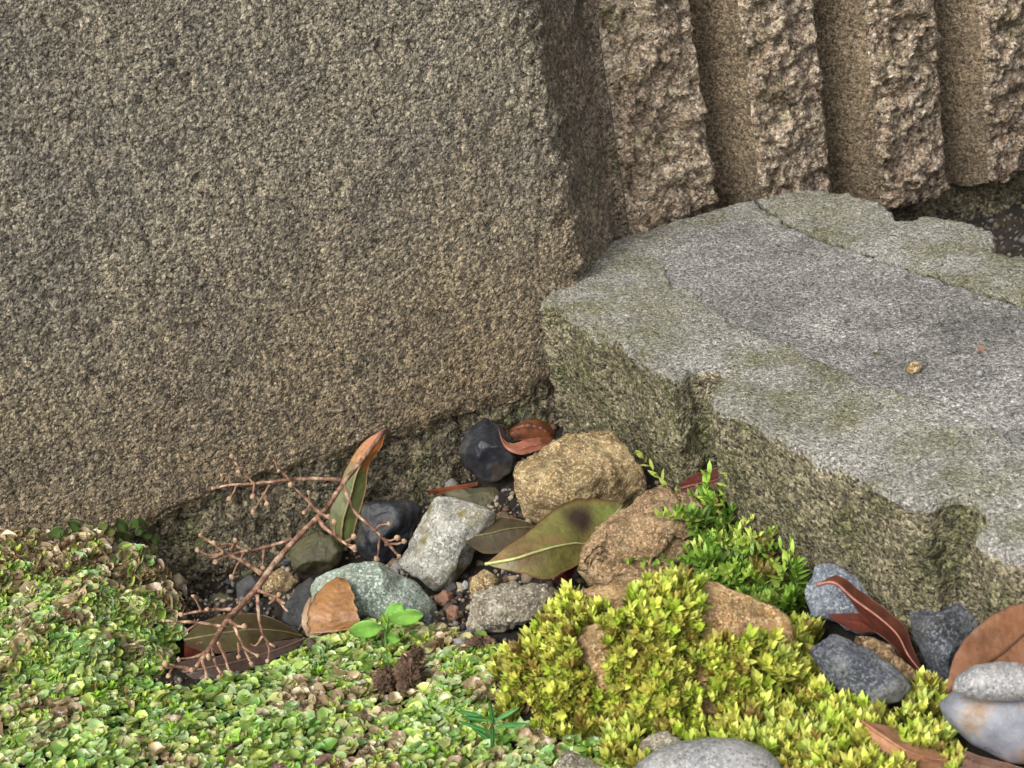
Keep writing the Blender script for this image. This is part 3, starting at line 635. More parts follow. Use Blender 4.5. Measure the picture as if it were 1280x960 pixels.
for i in range(26):
    x = gr.uniform(930, 1250); y = gr.uniform(700, 960)
    if not inpoly(np.array([x]), np.array([y]), [(960,730),(1060,800),(1140,850),(1180,840),(1190,900),(1260,960),(1120,960),(1050,870)])[0]: continue
    if hidden(x, y): continue
    w_ = gr.uniform(6, 12); zt = gfoot(x, y + .7 * w_)
    pl = [(x + w_ * gr.uniform(.75, 1.1) * math.cos(a), y + w_ * gr.uniform(.55, .85) * math.sin(a)) for a in np.linspace(0, 6.28, 8)[:-1]]
    kk = gr.choice(['grey', 'brown', 'slate', 'red']); kn = {'grey': 'dull grey', 'brown': 'ochre-brown', 'slate': 'speckled blue-grey', 'red': 'reddish-brown'}[kk]
    st('small_stone', 'small ' + kn + ' stone on soil between the slate stone and smooth pebbles', 'stone', pl, zt - .002, sm[kk], .85, 200 + i, .8, 4, .08, sub=3, group='small ' + kn + ' stones by the pebbles')

# ------------------------------------------------------------------ dead leaves
m_leaf = colmat('dead_leaf', 0.46, 0.12, (260, 0.0009), mottle=0.5)
m_vein = colmat('leaf_midrib', 0.5, 0.0, (500, 0.0002))
def spl(pts, n):
    """Catmull-Rom through the points"""
    P = np.asarray(pts, float); P = np.vstack([2 * P[0] - P[1], P, 2 * P[-1] - P[-2]]); m = len(P) - 3; out = []
    for t in np.linspace(0, m - 1e-9, n):
        i = int(t); f = t - i; a, b_, c_, d_ = P[i:i + 4]
        out.append(0.5 * (2 * b_ + (c_ - a) * f + (2 * a - 5 * b_ + 4 * c_ - d_) * f * f + (3 * b_ - a - 3 * c_ + d_) * f ** 3))
    return np.array(out)
def leaf(name, label, A, Mi, B, cols, seed=0, group=None, n=44, m=9, thick=0.00035, rib=True, wave=0.0006, blot=None, ribcol=None, edgecol=None, parent=None, cat='leaf', mat=None, bscale=50, rag=0.07):
    """a leaf blade lofted between edge A, midrib Mi and edge B; every point is (x, y, distance)"""
    a = spl(A, n); c = spl(Mi, n); b_ = spl(B, n)
    tt_ = np.linspace(0, 1, n); ja = 1 + rag * fbm(np.stack([tt_ * 16, 0 * tt_, 0 * tt_ + seed], 1), 3, seed); jb = 1 + rag * fbm(np.stack([tt_ * 16, 0 * tt_ + 5, 0 * tt_ + seed], 1), 3, seed + 1)
    a = c + (a - c) * ja[:, None]; b_ = c + (b_ - c) * jb[:, None]
    rows_ = []; T = np.linspace(-1, 1, 2 * m + 1)
    for t in T:
        s = abs(t); e = a if t < 0 else b_
        rows_.append(c * (1 - s) + e * s)
    G = np.array(rows_).transpose(1, 0, 2)                  # n, 2m+1, 3
    P = np.array([at(x, y, d) for x, y, d in G.reshape(-1, 3)])
    sg = np.repeat(np.linspace(0, 1, n), 2 * m + 1); tg = np.tile(T, n)
    vd = (P - CO); vd /= np.linalg.norm(vd, axis=1)[:, None]
    L = float(np.linalg.norm(P[m] - P[-1 - m]) + 1e-6)
    rel = wave * (fbm(P * 70, 3, seed) + 0.5 * np.sin((sg * 11 - np.abs(tg) * 1.6) * 6.283) * (1 - np.abs(tg)) * 0.4) - 0.0004 * np.exp(-(tg / 0.12) ** 2)
    P = P + vd * rel[:, None]
    nz = 0.5 + 0.5 * fbm(P * bscale, 4, seed + 3); nz2 = 0.5 + 0.5 * fbm(P * bscale * 2.6, 4, seed + 7)
    c0, c1, c2 = (np.array(S(k)) for k in cols)
    C = c0[None] * (1 - nz[:, None]) + c1[None] * nz[:, None]
    k2 = np.clip((nz2 - 0.5) * 4, 0, 1)[:, None]; C = C * (1 - k2) + c2[None] * k2
    if blot:
        for bx, by, br, bc in blot:
            u_, v_ = projv_arr(P); q = np.clip(1.25 - np.hypot((u_ - bx), (v_ - by) * 1.2) / br + 0.5 * fbm(P * 90, 3, seed + 11), 0, 1)[:, None]
            C = C * (1 - q) + np.array(S(bc))[None] * q
    if edgecol is not None:
        q = np.clip((np.abs(tg) - 0.86) / 0.12, 0, 1)[:, None] * 0.8; C = C * (1 - q) + np.array(S(edgecol))[None] * q
    nv = len(P); back = P + vd * thick
    Fq = gridfaces(n, 2 * m + 1)
    idx = np.arange(nv).reshape(n, 2 * m + 1); rim = np.concatenate([idx[0], idx[1:, -1], idx[-1, ::-1][1:], idx[::-1, 0][1:]])
    side = np.stack([rim[:-1], rim[1:], rim[1:] + nv, rim[:-1] + nv], 1)
    F_ = np.vstack([Fq, Fq[:, ::-1] + nv, side])
    VV = np.vstack([P, back]); CC = np.vstack([C, C])
    base = VV[VV[:, 2].argmin()]
    if parent is None:
        root = empty(name, tuple(base), label, cat, group)
        link('blade', VV, F_, mat or m_leaf, root, col=CC)
    else:
        root = parent; root = link(name, VV, F_, mat or m_leaf, parent, col=CC)
    if rib:
        mid = P.reshape(n, -1, 3)[:, m] - vd.reshape(n, -1, 3)[:, m] * 0.0002
        link('midrib', *tube(mid, np.linspace(0.0009, 0.0003, n), 6), m_vein, root, col=np.tile(np.array(S(ribcol or cols[1])), (n * 6 + 2, 1)))
    return root
def projv_arr(P):
    v = P - CO; k = v @ CF
    return 640 + FPX * (v @ CR) / k, 480 - FPX * (v @ CU) / k
def tube(pts, rad, k=6):
    pts = np.asarray(pts, float); n = len(pts); tg = np.gradient(pts, axis=0); tg /= np.linalg.norm(tg, axis=1)[:, None] + 1e-12
    up = np.array([0.3, 0.2, 1.0]); V = []; 
    for i in range(n):
        a = np.cross(tg[i], up); a /= np.linalg.norm(a) + 1e-9; b_ = np.cross(tg[i], a)
        for j in range(k):
            an = 6.28318 * j / k; V.append(pts[i] + (a * math.cos(an) + b_ * math.sin(an)) * rad[i])
    V += [pts[0], pts[-1]]; F_ = []
    for i in range(n - 1):
        for j in range(k):
            F_.append([i * k + j, i * k + (j + 1) % k, (i + 1) * k + (j + 1) % k, (i + 1) * k + j])
    for j in range(k):
        F_.append([n * k, (j + 1) % k, j]); F_.append([n * k + 1, (n - 1) * k + j, (n - 1) * k + (j + 1) % k])
    return np.array(V), F_
def G(x, y, z): return dep(onz(x, y, z))
def zd(pts, dl):   # attach distances to picture points
    return [(x, y, d) for (x, y), d in zip(pts, dl)]

# green-brown oval leaf in the middle
d = G(700, 725, .012) - .016
A = zd(z4([(690,625),(790,545),(880,480),(970,405),(1060,375),(1140,375),(1215,400)]), [d, d+.004, d+.012, d+.022, d+.03, d+.034, d+.036])
Mi = zd(z4([(690,625),(800,605),(880,580),(960,558),(1030,545),(1090,535),(1215,400)]), [d, d-.004, d-.002, d+.004, d+.012, d+.02, d+.036])
B = zd(z4([(690,625),(770,650),(850,668),(930,680),(985,655),(1060,610),(1215,400)]), [d, d-.004, d-.005, d-.002, d+.004, d+.014, d+.036])
leaf('leaf', 'large oval green and brown leaf with a pale midrib and dark blotch', A, Mi, B, ((96,84,44),(122,122,62),(134,108,66)), 3, ribcol=(170,172,110), edgecol=(110,70,44), blot=[(725,648,22,(56,42,34)),(655,690,30,(120,98,64)),(760,640,18,(116,124,58))])
# dark half leaf behind it
d = G(625, 720, -.004) - .004
A = zd(z4([(580,490),(640,480),(700,458),(770,447),(840,460),(888,485)]), [d+.02, d+.022, d+.024, d+.026, d+.026, d+.024])
Mi = zd(z4([(580,490),(640,515),(700,510),(770,493),(840,485),(888,485)]), [d+.02, d+.014, d+.014, d+.016, d+.02, d+.024])
B = zd(z4([(580,490),(620,545),(680,580),(760,580),(830,530),(888,485)]), [d+.02, d+.008, d+.006, d+.008, d+.014, d+.024])
leaf('leaf', 'dull dark olive-brown leaf tucked behind the large oval leaf', A, Mi, B, ((62,54,38),(88,80,56),(74,66,44)), 5, ribcol=(104,96,66), edgecol=(112,98,72))
# dark red sliver
d = G(705, 725, .004)
leaf('leaf', 'narrow dark red leaf sliver under the large oval leaf', zd(z4([(945,690),(985,640),(1020,590),(1048,540)]), [d, d+.004, d+.01, d+.016]), zd(z4([(945,690),(1000,650),(1035,600),(1048,540)]), [d, d+.002, d+.008, d+.016]), zd(z4([(945,690),(1005,690),(1045,620),(1048,540)]), [d, d+.002, d+.008, d+.016]), ((70,16,14),(112,34,28),(84,24,20)), 6, rib=False)
# upright orange and green leaf against the wall
d0 = G(430, 690, -.02); d1 = wdep(478, 540, .012)
dl = np.linspace(d0, d1, 6)
A = zd(zb([(720,600),(690,500),(720,420),(760,310),(820,220),(905,165)]), dl)
Mi = zd(zb([(740,625),(745,520),(775,420),(800,330),(850,245),(905,165)]), dl - np.array([0, .003, .004, .004, .003, 0]))
B = zd(zb([(760,625),(790,540),(830,400),(845,300),(890,235),(905,165)]), dl)
leaf('leaf', 'long upright leaf, green below and orange above, leaning on the wall behind the twig', A, Mi, B, ((86,96,52),(120,128,74),(104,108,64)), 8, ribcol=(140,120,80), edgecol=(140,84,40), blot=[(462,560,30,(176,104,46)),(452,575,16,(184,112,50)),(478,540,20,(150,70,34))])
# curled orange-brown leaf behind the black stone
d = G(665, 548, .004) + .012
A = zd(z4([(785,130),(790,80),(840,42),(905,55),(950,110),(958,150)]), [d+.004, d+.008, d+.012, d+.012, d+.008, d+.004])
Mi = zd(z4([(780,140),(800,110),(850,95),(900,105),(935,130),(958,150)]), [d, d-.002, d-.004, d-.004, d-.002, d+.002])
B = zd(z4([(765,100),(800,150),(850,155),(900,160),(940,158),(958,152)]), [d-.002, d-.001, d, d, d, d+.002])
leaf('leaf', 'orange-brown crumpled leaf behind the wet black stone', A, Mi, B, ((104,58,34),(150,90,56),(84,50,34)), 9, wave=0.0022, rib=False)
d = G(670, 570, .008)
A = zd(z4([(735,90),(760,150),(800,165),(850,148),(900,143),(965,160)]), [d+.01, d+.004, d+.004, d+.006, d+.008, d+.012])
Mi = zd(z4([(735,90),(765,170),(810,188),(860,175),(910,165),(965,160)]), [d+.01, d, d-.003, d-.002, d+.002, d+.012])
B = zd(z4([(735,90),(760,175),(820,208),(880,195),(930,180),(965,160)]), [d+.01, d-.001, d-.002, d, d+.003, d+.012])
leaf('leaf', 'pinkish-brown curled leaf strip draped between black stone and ochre rock', A, Mi, B, ((140,82,62),(182,122,96),(120,66,48)), 10, wave=0.0012, rib=False)
d = G(560, 612, -.002)
leaf('leaf', 'thin red-brown leaf sliver poking out below the wet black stone', zd(z4([(462,345),(520,335),(580,325),(660,312)]), [d, d+.01, d+.016, d+.022]), zd(z4([(462,348),(520,345),(580,333),(660,318)]), [d, d+.008, d+.014, d+.022]), zd(z4([(462,352),(520,358),(590,342),(660,325)]), [d, d+.008, d+.014, d+.022]), ((120,64,40),(160,92,58),(96,50,34)), 12, rib=False)
# tan leaf standing upright at the edge of the liverwort
d = G(412, 800, .004)
A = zd(z4([(20,890),(12,830),(28,770),(70,710),(120,677),(150,678)]), [d, d, d+.004, d+.01, d+.015, d+.017])
Mi = zd(z4([(110,885),(100,830),(110,780),(120,730),(138,695),(150,678)]), [d-.001, d-.002, d+.002, d+.007, d+.012, d+.017])
B = zd(z4([(190,870),(212,835),(200,790),(188,745),(172,700),(150,678)]), [d, d-.002, d+.001, d+.006, d+.011, d+.017])
leaf('leaf', 'tan-orange leaf fragment standing upright before the grey-green stone', A, Mi, B, ((136,94,54),(182,134,82),(158,114,72)), 14, rib=False, thick=0.0006, rag=.12, wave=0.0016, edgecol=(150,108,70), blot=[(405,795,16,(150,112,78))])
d += .006
leaf('leaf', 'pale curled leaf scrap behind the upright tan leaf fragment', zd(z4([(10,900),(-10,850),(0,790),(20,755)]), [d, d, d+.004, d+.008]), zd(z4([(40,900),(15,850),(18,790),(26,750)]), [d, d-.001, d+.003, d+.008]), zd(z4([(70,890),(50,850),(40,790),(32,748)]), [d, d, d+.004, d+.008]), ((140,112,84),(176,148,116),(120,96,74)), 15, rib=False)
# dark leaves under the twig
d = G(320, 815, -.012) - .028
A = zd(z6([(690,470),(760,410),(860,382),(950,380),(1040,405),(1140,465)]), [d+.014, d+.02, d+.026, d+.028, d+.026, d+.02])
Mi = zd(z6([(690,480),(770,465),(860,450),(950,440),(1050,445),(1140,465)]), [d+.01, d+.01, d+.012, d+.014, d+.016, d+.02])
B = zd(z6([(690,500),(780,530),(870,525),(960,505),(1060,480),(1140,467)]), [d+.004, d, d, d+.002, d+.01, d+.02])
leaf('leaf', 'dark olive glossy leaf under the lower twigs, upper of two', A, Mi, B, ((58,56,32),(88,82,48),(70,52,34)), 17, ribcol=(104,92,56), edgecol=(96,64,44))
d = G(320, 845, -.008) - .018
A = zd(z6([(560,595),(680,560),(790,545),(900,520),(1040,485),(1145,470)]), [d+.004, d+.006, d+.008, d+.01, d+.014, d+.018])
Mi = zd(z6([(560,605),(690,600),(800,580),(910,555),(1040,515),(1145,475)]), [d, d, d+.001, d+.004, d+.01, d+.018])
B = zd(z6([(560,620),(690,635),(800,625),(920,595),(1040,545),(1145,490)]), [d, d-.003, d-.004, d-.002, d+.006, d+.018])
leaf('leaf', 'dark purple-brown leaf under the lower twigs, lower of two', A, Mi, B, ((58,44,38),(88,70,62),(66,52,46)), 18, ribcol=(104,80,64))
d = G(230, 820, -.012) - .024
leaf('leaf', 'rusty red leaf corner under the knobbly twigs beside the liverwort hump', zd(z6([(690,470),(730,480),(780,490)]), [d+.004, d+.006, d+.008]), zd(z6([(690,510),(740,520),(790,510)]), [d, d+.002, d+.005]), zd(z6([(690,540),(740,555),(800,535)]), [d-.002, d, d+.003]), ((110,40,22),(150,62,34),(90,36,24)), 19, rib=False)
# dark red leaf at the low wall
d = G(880, 628, .012)
leaf('leaf', 'dark maroon leaf standing against the low wall behind the feathery moss', zd(z8([(420,490),(460,462),(500,450),(528,448)]), [d+.004, d+.006, d+.006, d+.004]), zd(z8([(425,500),(465,490),(505,482),(528,470)]), [d, d, d, d]), zd(z8([(430,515),(470,525),(505,522),(526,500)]), [d-.002, d-.003, d-.003, d-.002]), ((66,26,20),(104,46,36),(84,34,28)), 21, ribcol=(120,72,58))
# red-brown curled leaf on the blue-grey stone
d = G(1130, 830, .0) - .016
A = zd(z5([(625,410),(690,382),(760,430),(830,480),(890,535),(915,600),(940,655)]), [d+.026, d+.028, d+.028, d+.026, d+.018, d+.008, d])
Mi = zd(z5([(625,410),(680,405),(740,455),(815,510),(868,560),(900,620),(932,662)]), [d+.024, d+.022, d+.02, d+.016, d+.008, d+.0, d-.006])
B = zd(z5([(625,410),(680,412),(720,450),(780,530),(850,590),(888,640),(905,668)]), [d+.026, d+.028, d+.03, d+.03, d+.024, d+.012, d+.004])
leaf('leaf', 'red-brown leaf curled lengthwise over the flat blue-grey stone', A, Mi, B, ((84,42,32),(128,72,54),(98,50,38)), 23, ribcol=(150,96,80), wave=0.001)
d = G(1080, 800, .006) - .010
leaf('leaf', 'red-brown leaf tip lying beneath the lengthwise curled leaf', zd(z5([(660,500),(710,495),(760,500),(800,545)]), [d+.012, d+.014, d+.014, d+.012]), zd(z5([(660,503),(710,515),(760,525),(800,548)]), [d+.01, d+.008, d+.008, d+.01]), zd(z5([(660,506),(700,530),(750,552),(800,552)]), [d+.008, d+.004, d+.004, d+.008]), ((92,42,32),(130,70,56),(104,52,42)), 24, rib=False)
d = G(1120, 830, .0) + .012
leaf('leaf', 'maroon leaf edge between the curled leaf and the dark slate stone', zd(z5([(860,520),(895,530),(915,560),(915,600)]), [d+.01, d+.01, d+.008, d+.004]), zd(z5([(860,545),(885,560),(900,590),(905,630)]), [d+.006, d+.004, d+.002, d]), zd(z5([(850,570),(870,590),(890,620),(900,660)]), [d+.004, d, d-.002, d-.002]), ((84,40,34),(116,62,50),(92,48,40)), 25, rib=False)
# broad brown leaf at the right, leaning on the low wall
_fa = onz(1010, 566, HT); _fb = onz(1280, 702, HT); _fn = np.cross(_fb - _fa, [0, 0, 1]); _fn /= np.linalg.norm(_fn); _fd = float(_fn @ _fa)
def lface(x, y, off): return dep(onp(x, y, _fn, _fd)) - off
def lf(pts, offs): return [(x, y, lface(x, y, o)) for (x, y), o in zip(z5(pts), offs)]
A = lf([(1015,735),(1030,650),(1075,570),(1140,510),(1230,468),(1330,450),(1420,470)], [.040, .030, .020, .014, .010, .010, .010])
Mi = lf([(1015,735),(1070,690),(1130,650),(1190,610),(1260,550),(1340,500),(1420,470)], [.040, .030, .024, .020, .017, .015, .010])
B = lf([(1015,735),(1090,740),(1180,735),(1270,700),(1350,620),(1400,540),(1420,470)], [.040, .034, .028, .022, .018, .014, .010])
leaf('leaf', 'broad brown leaf with a fine dark midrib propped against the low wall', A, Mi, B, ((112,76,56),(152,108,78),(132,88,62)), 27, ribcol=(88,58,44), edgecol=(150,112,88), blot=[(1215,790,10,(120,104,92))])
# tan leaf at the bottom
d = G(1140, 950, .008)
A = zd(z5([(762,820),(830,832),(920,865),(1000,890),(1065,905)]), [d+.012, d+.012, d+.012, d+.01, d+.006])
Mi = zd(z5([(762,820),(820,860),(890,905),(960,930),(1050,940)]), [d+.01, d, d-.004, d-.004, d-.002])
B = zd(z5([(762,820),(795,880),(850,950),(930,985),(1030,985)]), [d+.01, d+.004, d+.003, d+.002, d])
leaf('leaf', 'pale tan leaf folded along its middle in the front moss', A, Mi, B, ((150,104,76),(198,150,116),(170,124,92)), 29, ribcol=(150,100,72), edgecol=(116,70,50))
d = G(1230, 965, .004)
leaf('leaf', 'grey-brown leaf piece lying under the big smooth pebble', zd(z5([(1065,905),(1120,925),(1180,940),(1248,960)]), [d+.01, d+.01, d+.008, d+.006]), zd(z5([(1065,930),(1120,950),(1180,965),(1248,985)]), [d+.004, d+.004, d+.002, d]), zd(z5([(1060,965),(1120,985),(1180,1000),(1248,1020)]), [d, d-.002, d-.004, d-.006]), ((110,80,66),(150,118,100),(124,94,80)), 30, rib=False)
d = G(370, 955, .016)
leaf('leaf', 'purple-brown dead leaf half sunk in the liverwort carpet', zd(z6([(1025,930),(1080,915),(1150,918),(1225,905)]), [d+.006, d+.008, d+.008, d+.006]), zd(z6([(1020,950),(1080,945),(1150,945),(1225,915)]), [d, d, d, d+.002]), zd(z6([(1030,985),(1090,990),(1160,975),(1225,925)]), [d-.006, d-.006, d-.006, d-.002]), ((92,68,66),(138,108,104),(112,84,82)), 31, rib=False, wave=0.0015)
d = G(790, 955, .012) 
leaf('liverwort_cup', 'pale dried liverwort cup on the blue-grey stone in the moss', zd(z5([(735,680),(770,665),(800,660),(835,690)]), [d+.02, d+.022, d+.022, d+.02]), zd(z5([(745,715),(775,705),(800,705),(825,715)]), [d+.012, d+.01, d+.01, d+.012]), zd(z5([(720,745),(770,760),(810,750),(830,720)]), [d+.01, d+.008, d+.008, d+.01]), ((150,150,96),(190,190,140),(168,150,110)), 32, rib=False, cat='liverwort', wave=0.003)

# ------------------------------------------------------------------ branching twig
b = NB('red_brown_twig'); c = b.ramp(b.noise(160, 5), [(0.36, S((84, 56, 44))), (0.5, S((144, 106, 82))), (0.64, S((206, 176, 148)))])
b.l(c, b.p.inputs['Base Color']); b.p.inputs['Roughness'].default_value = 0.55; b.l(b.bump(b.noise(520, 5, 0.7), 0.0016, 1.0), b.p.inputs['Normal']); m_twig = b.m
b = NB('pale_bud'); c = b.ramp(b.noise(300, 4), [(0.3, S((130, 96, 74))), (0.6, S((190, 160, 128)))]); b.l(c, b.p.inputs['Base Color']); b.p.inputs['Roughness'].default_value = 0.6
b.l(b.bump(b.noise(900, 3), 0.0005, 0.9), b.p.inputs['Normal']); m_bud = b.m
stem_px = zb([(905,170),(830,270),(750,370),(680,470),(600,550),(500,660),(420,770)]) + z6([(850,410),(800,490),(730,590)])
dt0 = wdep(482, 537, .016); dt1 = G(243, 837, .004) - .034
sp_ = np.array(stem_px); sl = np.concatenate([[0], np.cumsum(np.hypot(*np.diff(sp_, axis=0).T))]); sl /= sl[-1]
def tdep(y): return float(np.interp(y, sp_[:, 1], dt0 + (dt1 - dt0) * sl))
stem3 = np.array([at(x, y, tdep(y)) for x, y in stem_px])
twig = empty('twig', tuple(stem3[-1]), 'reddish-brown branching twig with pale knobbed tips, leaning on the wall', 'twig')
sps = spl(stem3, 50); rr = np.interp(np.linspace(0, 1, 50), [0, .3, .75, 1], [.0012, .0015, .0017, .0011]) * (1 + 0.12 * fbm(np.stack([np.linspace(0, 14, 50)] * 3, 1), 2, 77))
link('stem', *tube(sps, rr, 8), m_twig, twig)
BV, BF = ico(2)
def branch(pts, r0=.0010, buds=True, off=0.0, off2=0.012, parent=twig):
    """pts in picture coordinates, first point on the stem or on a branch; the tip comes forward or back by off2"""
    pts = np.array(pts); y0 = pts[0][1]; d_ = tdep(np.clip(y0, 537, 837)) + off
    L = np.linspace(0, 1, len(pts)); P = np.array([at(x, y, d_ + off2 * l) for (x, y), l in zip(pts, L)])
    q = spl(P, max(6, 5 * len(pts))); q = q + 0.0005 * np.stack([fbm(q * 160, 2, 81), fbm(q * 160, 2, 82), fbm(q * 160, 2, 83)], 1)
    rv_ = np.linspace(r0, r0 * 0.6, len(q)) * (1 + 0.28 * fbm(q * 420, 2, 85)); rv_[0] *= 1.35; rv_[-1] *= 1.2
    o = link('branch', *tube(q, rv_, 6), m_twig, parent)
    if buds and random.random() < .8:
        s = random.uniform(.0010, .0017); bd = BV * s * np.array([1, 1, random.uniform(.9, 1.4)]); bd = bd * (1 + 0.4 * fbm(BV * 1.6 + q[-1] * 300, 2, 84))[:, None] + q[-1]
        link('bud', bd, BF, m_bud, o)
    return P[-1]
def node(x, y, off): 
    return off
B4 = zb; B6 = z6
fw_ = -.012
branch(B4([(740,360),(640,355),(540,360),(410,375),(330,378),(258,390)]), .0012, off2=fw_)
for p in ([(410,375),(370,330),(328,272)], [(372,335),(355,328)], [(330,378),(310,352),(290,343)], [(345,385),(335,405),(318,430)], [(412,375),(412,400),(410,425)], [(470,380),(440,430),(410,478)], [(445,410),(455,430),(460,452)], [(545,360),(520,335),(503,325)], [(505,327),(490,290),(480,262)]):
    branch(B4(p), .0008, off=tdep(600) - tdep(480 + p[0][1] / 3) - .008, off2=-.004)
branch(B4([(690,500),(640,465),(600,420),(550,380)]), .0011, off=-.004, off2=-.01)
for p in ([(625,450),(612,468),(598,482)], [(622,445),(618,420),(617,405)], [(660,485),(675,490),(692,498)]): branch(B4(p), .0008, off=-.008, off2=-.003)
branch(B4([(750,375),(765,430),(800,490),(880,560),(955,645)]), .0012, off2=-.016)
for p in ([(870,550),(885,530),(918,525)], [(885,570),(880,610),(872,660)], [(900,580),(925,585),(950,575)], [(905,600),(950,600),(975,590)]): branch(B4(p), .0008, off=tdep(610) - tdep(480 + p[0][1] / 3) - .022, off2=-.003)
branch(B4([(650,500),(680,540),(720,570),(790,625)]), .0013, off=-.002, off2=-.012)
for p in ([(715,565),(716,540),(715,518)], [(760,590),(775,580),(785,573)], [(765,605),(780,605),(790,610)]): branch(B4(p), .0009, off=-.010, off2=-.003)
branch(B4([(555,580),(480,605),(390,625),(340,605),(325,618)]), .0012, off2=-.012)
for p in ([(390,625),(300,650),(270,668)], [(380,630),(350,680),(328,725)], [(345,605),(315,600),(290,603)], [(330,620),(340,600),(345,588)], [(450,615),(447,650),(444,690)]): branch(B4(p), .0008, off=tdep(680) - tdep(480 + p[0][1] / 3) - .012, off2=-.003)
branch(B4([(440,710),(380,670),(330,645),(260,600),(212,568)]), .0012, off2=-.012)
for p in ([(300,635),(240,640),(200,622)], [(290,640),(262,648),(240,648)], [(300,630),(275,608),(262,597)]): branch(B4(p), .0008, off=tdep(716) - tdep(480 + p[0][1] / 3) - .010, off2=-.002)
branch(B4([(430,775),(470,790),(500,810),(540,852)]), .0011, off2=-.006)
for p in ([(490,800),(510,812),(528,820)], [(490,805),(478,815),(468,824)], [(470,790),(490,795),(505,790)]): branch(B4(p), .0009, off=-.004, off2=-.002)
branch(B6([(965,310),(970,390),(980,450),(1005,490),(1032,508)]), .0010, off2=-.014)
branch(B6([(985,465),(960,500),(940,495)]), .0007, off=-.016, off2=0)
branch(B6([(1000,490),(1008,520),(1005,560)]), .0007, off=-.016, off2=0)
for p in ([(870,365),(770,370),(680,385)], [(845,430),(740,415),(615,408)], [(860,410),(890,425),(915,432)], [(880,430),(905,490),(945,570)], [(800,500),(740,540),(670,552)], [(730,590),(670,580),(620,568)], [(790,510),(810,570),(830,610)], [(820,490),(845,550),(860,600)], [(760,560),(770,590),(775,620)]):
    branch(B6(p), .0010, off2=-.008)
for p in ([(750,370),(740,340),(726,315)], [(790,370),(780,366),(776,366)], [(845,385),(842,380)], [(910,505),(940,525),(966,537)], [(895,490),(898,520),(896,545)], [(740,418),(742,408),(744,404)], [(740,420),(710,440),(690,455)], [(650,575),(640,595),(632,612)], [(660,578),(630,582),(605,582)], [(760,490),(745,492),(738,494)], [(690,590),(710,592),(720,593)], [(830,600),(825,612),(822,618)], [(800,545),(790,545),(783,545)]):
    branch(B6(p), .0007, off=-.005, off2=-.003)

# ------------------------------------------------------------------ living plants: small ones first
m_plant = colmat('fresh_green_leaf', 0.38, 0.3, (260, 0.0004))
d = G(480, 800, .008)
seed = empty('seedling', tuple(at(480, 800, d)), 'seedling with three bright green rounded leaves above the liverwort', 'seedling')
def disc_leaf(cx, cy, a, bq, ang, dd, tilt, root, cols, z=z7, k=1280 / 420, sd_=0, name='leaf'):
    n = 7; ca, sa = math.cos(ang), math.sin(ang); t = np.linspace(0, 1, n)
    px = lambda u, v: z([(cx + (u * ca - v * sa), cy + (u * sa + v * ca))])[0]
    wdt = bq * np.sin(np.pi * np.clip(t, 0.03, 0.985)) ** 0.6
    base = dd
    A = [(*px(-a + 2 * a * s, -w_), base + tilt) for s, w_ in zip(t, wdt)]; Mi = [(*px(-a + 2 * a * s, 0), base - 0.15 * tilt) for s in t]; B = [(*px(-a + 2 * a * s, w_), base - tilt) for s, w_ in zip(t, wdt)]
    return leaf(name, None, A, Mi, B, cols, sd_, parent=root, n=16, m=4, rib=False, wave=0.0006, mat=m_plant, bscale=120, thick=0.0003)
gcol = ((108, 160, 62), (150, 200, 92), (128, 184, 80))
disc_leaf(448, 278, 66, 32, -.12, d - .004, .006, seed, gcol, sd_=1); disc_leaf(295, 325, 62, 34, -.12, d - .006, .006, seed, gcol, sd_=2)
disc_leaf(405, 262, 44, 36, -.9, d + .004, .004, seed, ((96, 150, 58), (134, 186, 84), (118, 172, 74)), sd_=3); disc_leaf(366, 285, 24, 12, 1.2, d, .001, seed, ((130, 170, 50), (160, 200, 70), (140, 184, 60)), sd_=4)
disc_leaf(400, 358, 28, 22, .2, d - .006, .003, seed, gcol, sd_=5)
link('stem', *tube(spl([at(*z7([(375, 400)])[0], d), at(*z7([(372, 350)])[0], d), at(*z7([(378, 300)])[0], d + .001)], 10), np.full(10, .0009), 6), m_plant, seed, col=np.tile(np.array(S((126, 176, 80))), (62, 1)))
# round-leaved plant at the wall above the hump
d = wdep(150, 660, .012)
rp_ = empty('round_leaved_plant', tuple(at(150, 672, d)), 'dark green round-leaved plant against the plain wall above the liverwort hump', 'plant')
for i, (x, y, a) in enumerate([(285,478,26),(215,505,30),(390,482,22),(465,478,30),(510,470,22),(540,466,20),(455,535,30),(592,532,20),(560,515,20),(320,532,24),(580,572,18),(250,520,24),(420,505,20),(350,510,20),(530,500,20),(485,520,22)]):
    cg = random.choice([((52, 70, 30), (84, 108, 48), (70, 92, 40)), ((70, 92, 40), (110, 134, 66), (90, 112, 52)), ((84, 100, 50), (120, 134, 72), (104, 92, 56))])
    disc_leaf(x, y, a, a * .8, random.uniform(-1.4, 1.4), wdep(*z3([(x, y)])[0], random.uniform(.006, .02)), random.uniform(.002, .005), rp_, cg, z=z3, sd_=20 + i)
# strap-leaved rosette
d = G(612, 915, .014)
ros = empty('strap_leaved_rosette', tuple(at(612, 915, d)), 'small rosette of narrow dark green strap leaves in the liverwort', 'plant')
for i, (x, y, L_, ang) in enumerate([(720,665,60,.12),(720,700,70,.35),(775,640,50,1.4),(830,650,60,-.5),(850,690,60,-.1),(780,740,50,1.6),(740,725,60,.6),(690,645,50,.2)]):
    disc_leaf(x, y, L_, 9, ang, d - .002 + random.uniform(-.003, .003), .001, ros, ((60, 120, 56), (96, 164, 84), (78, 144, 70)), sd_=40 + i)

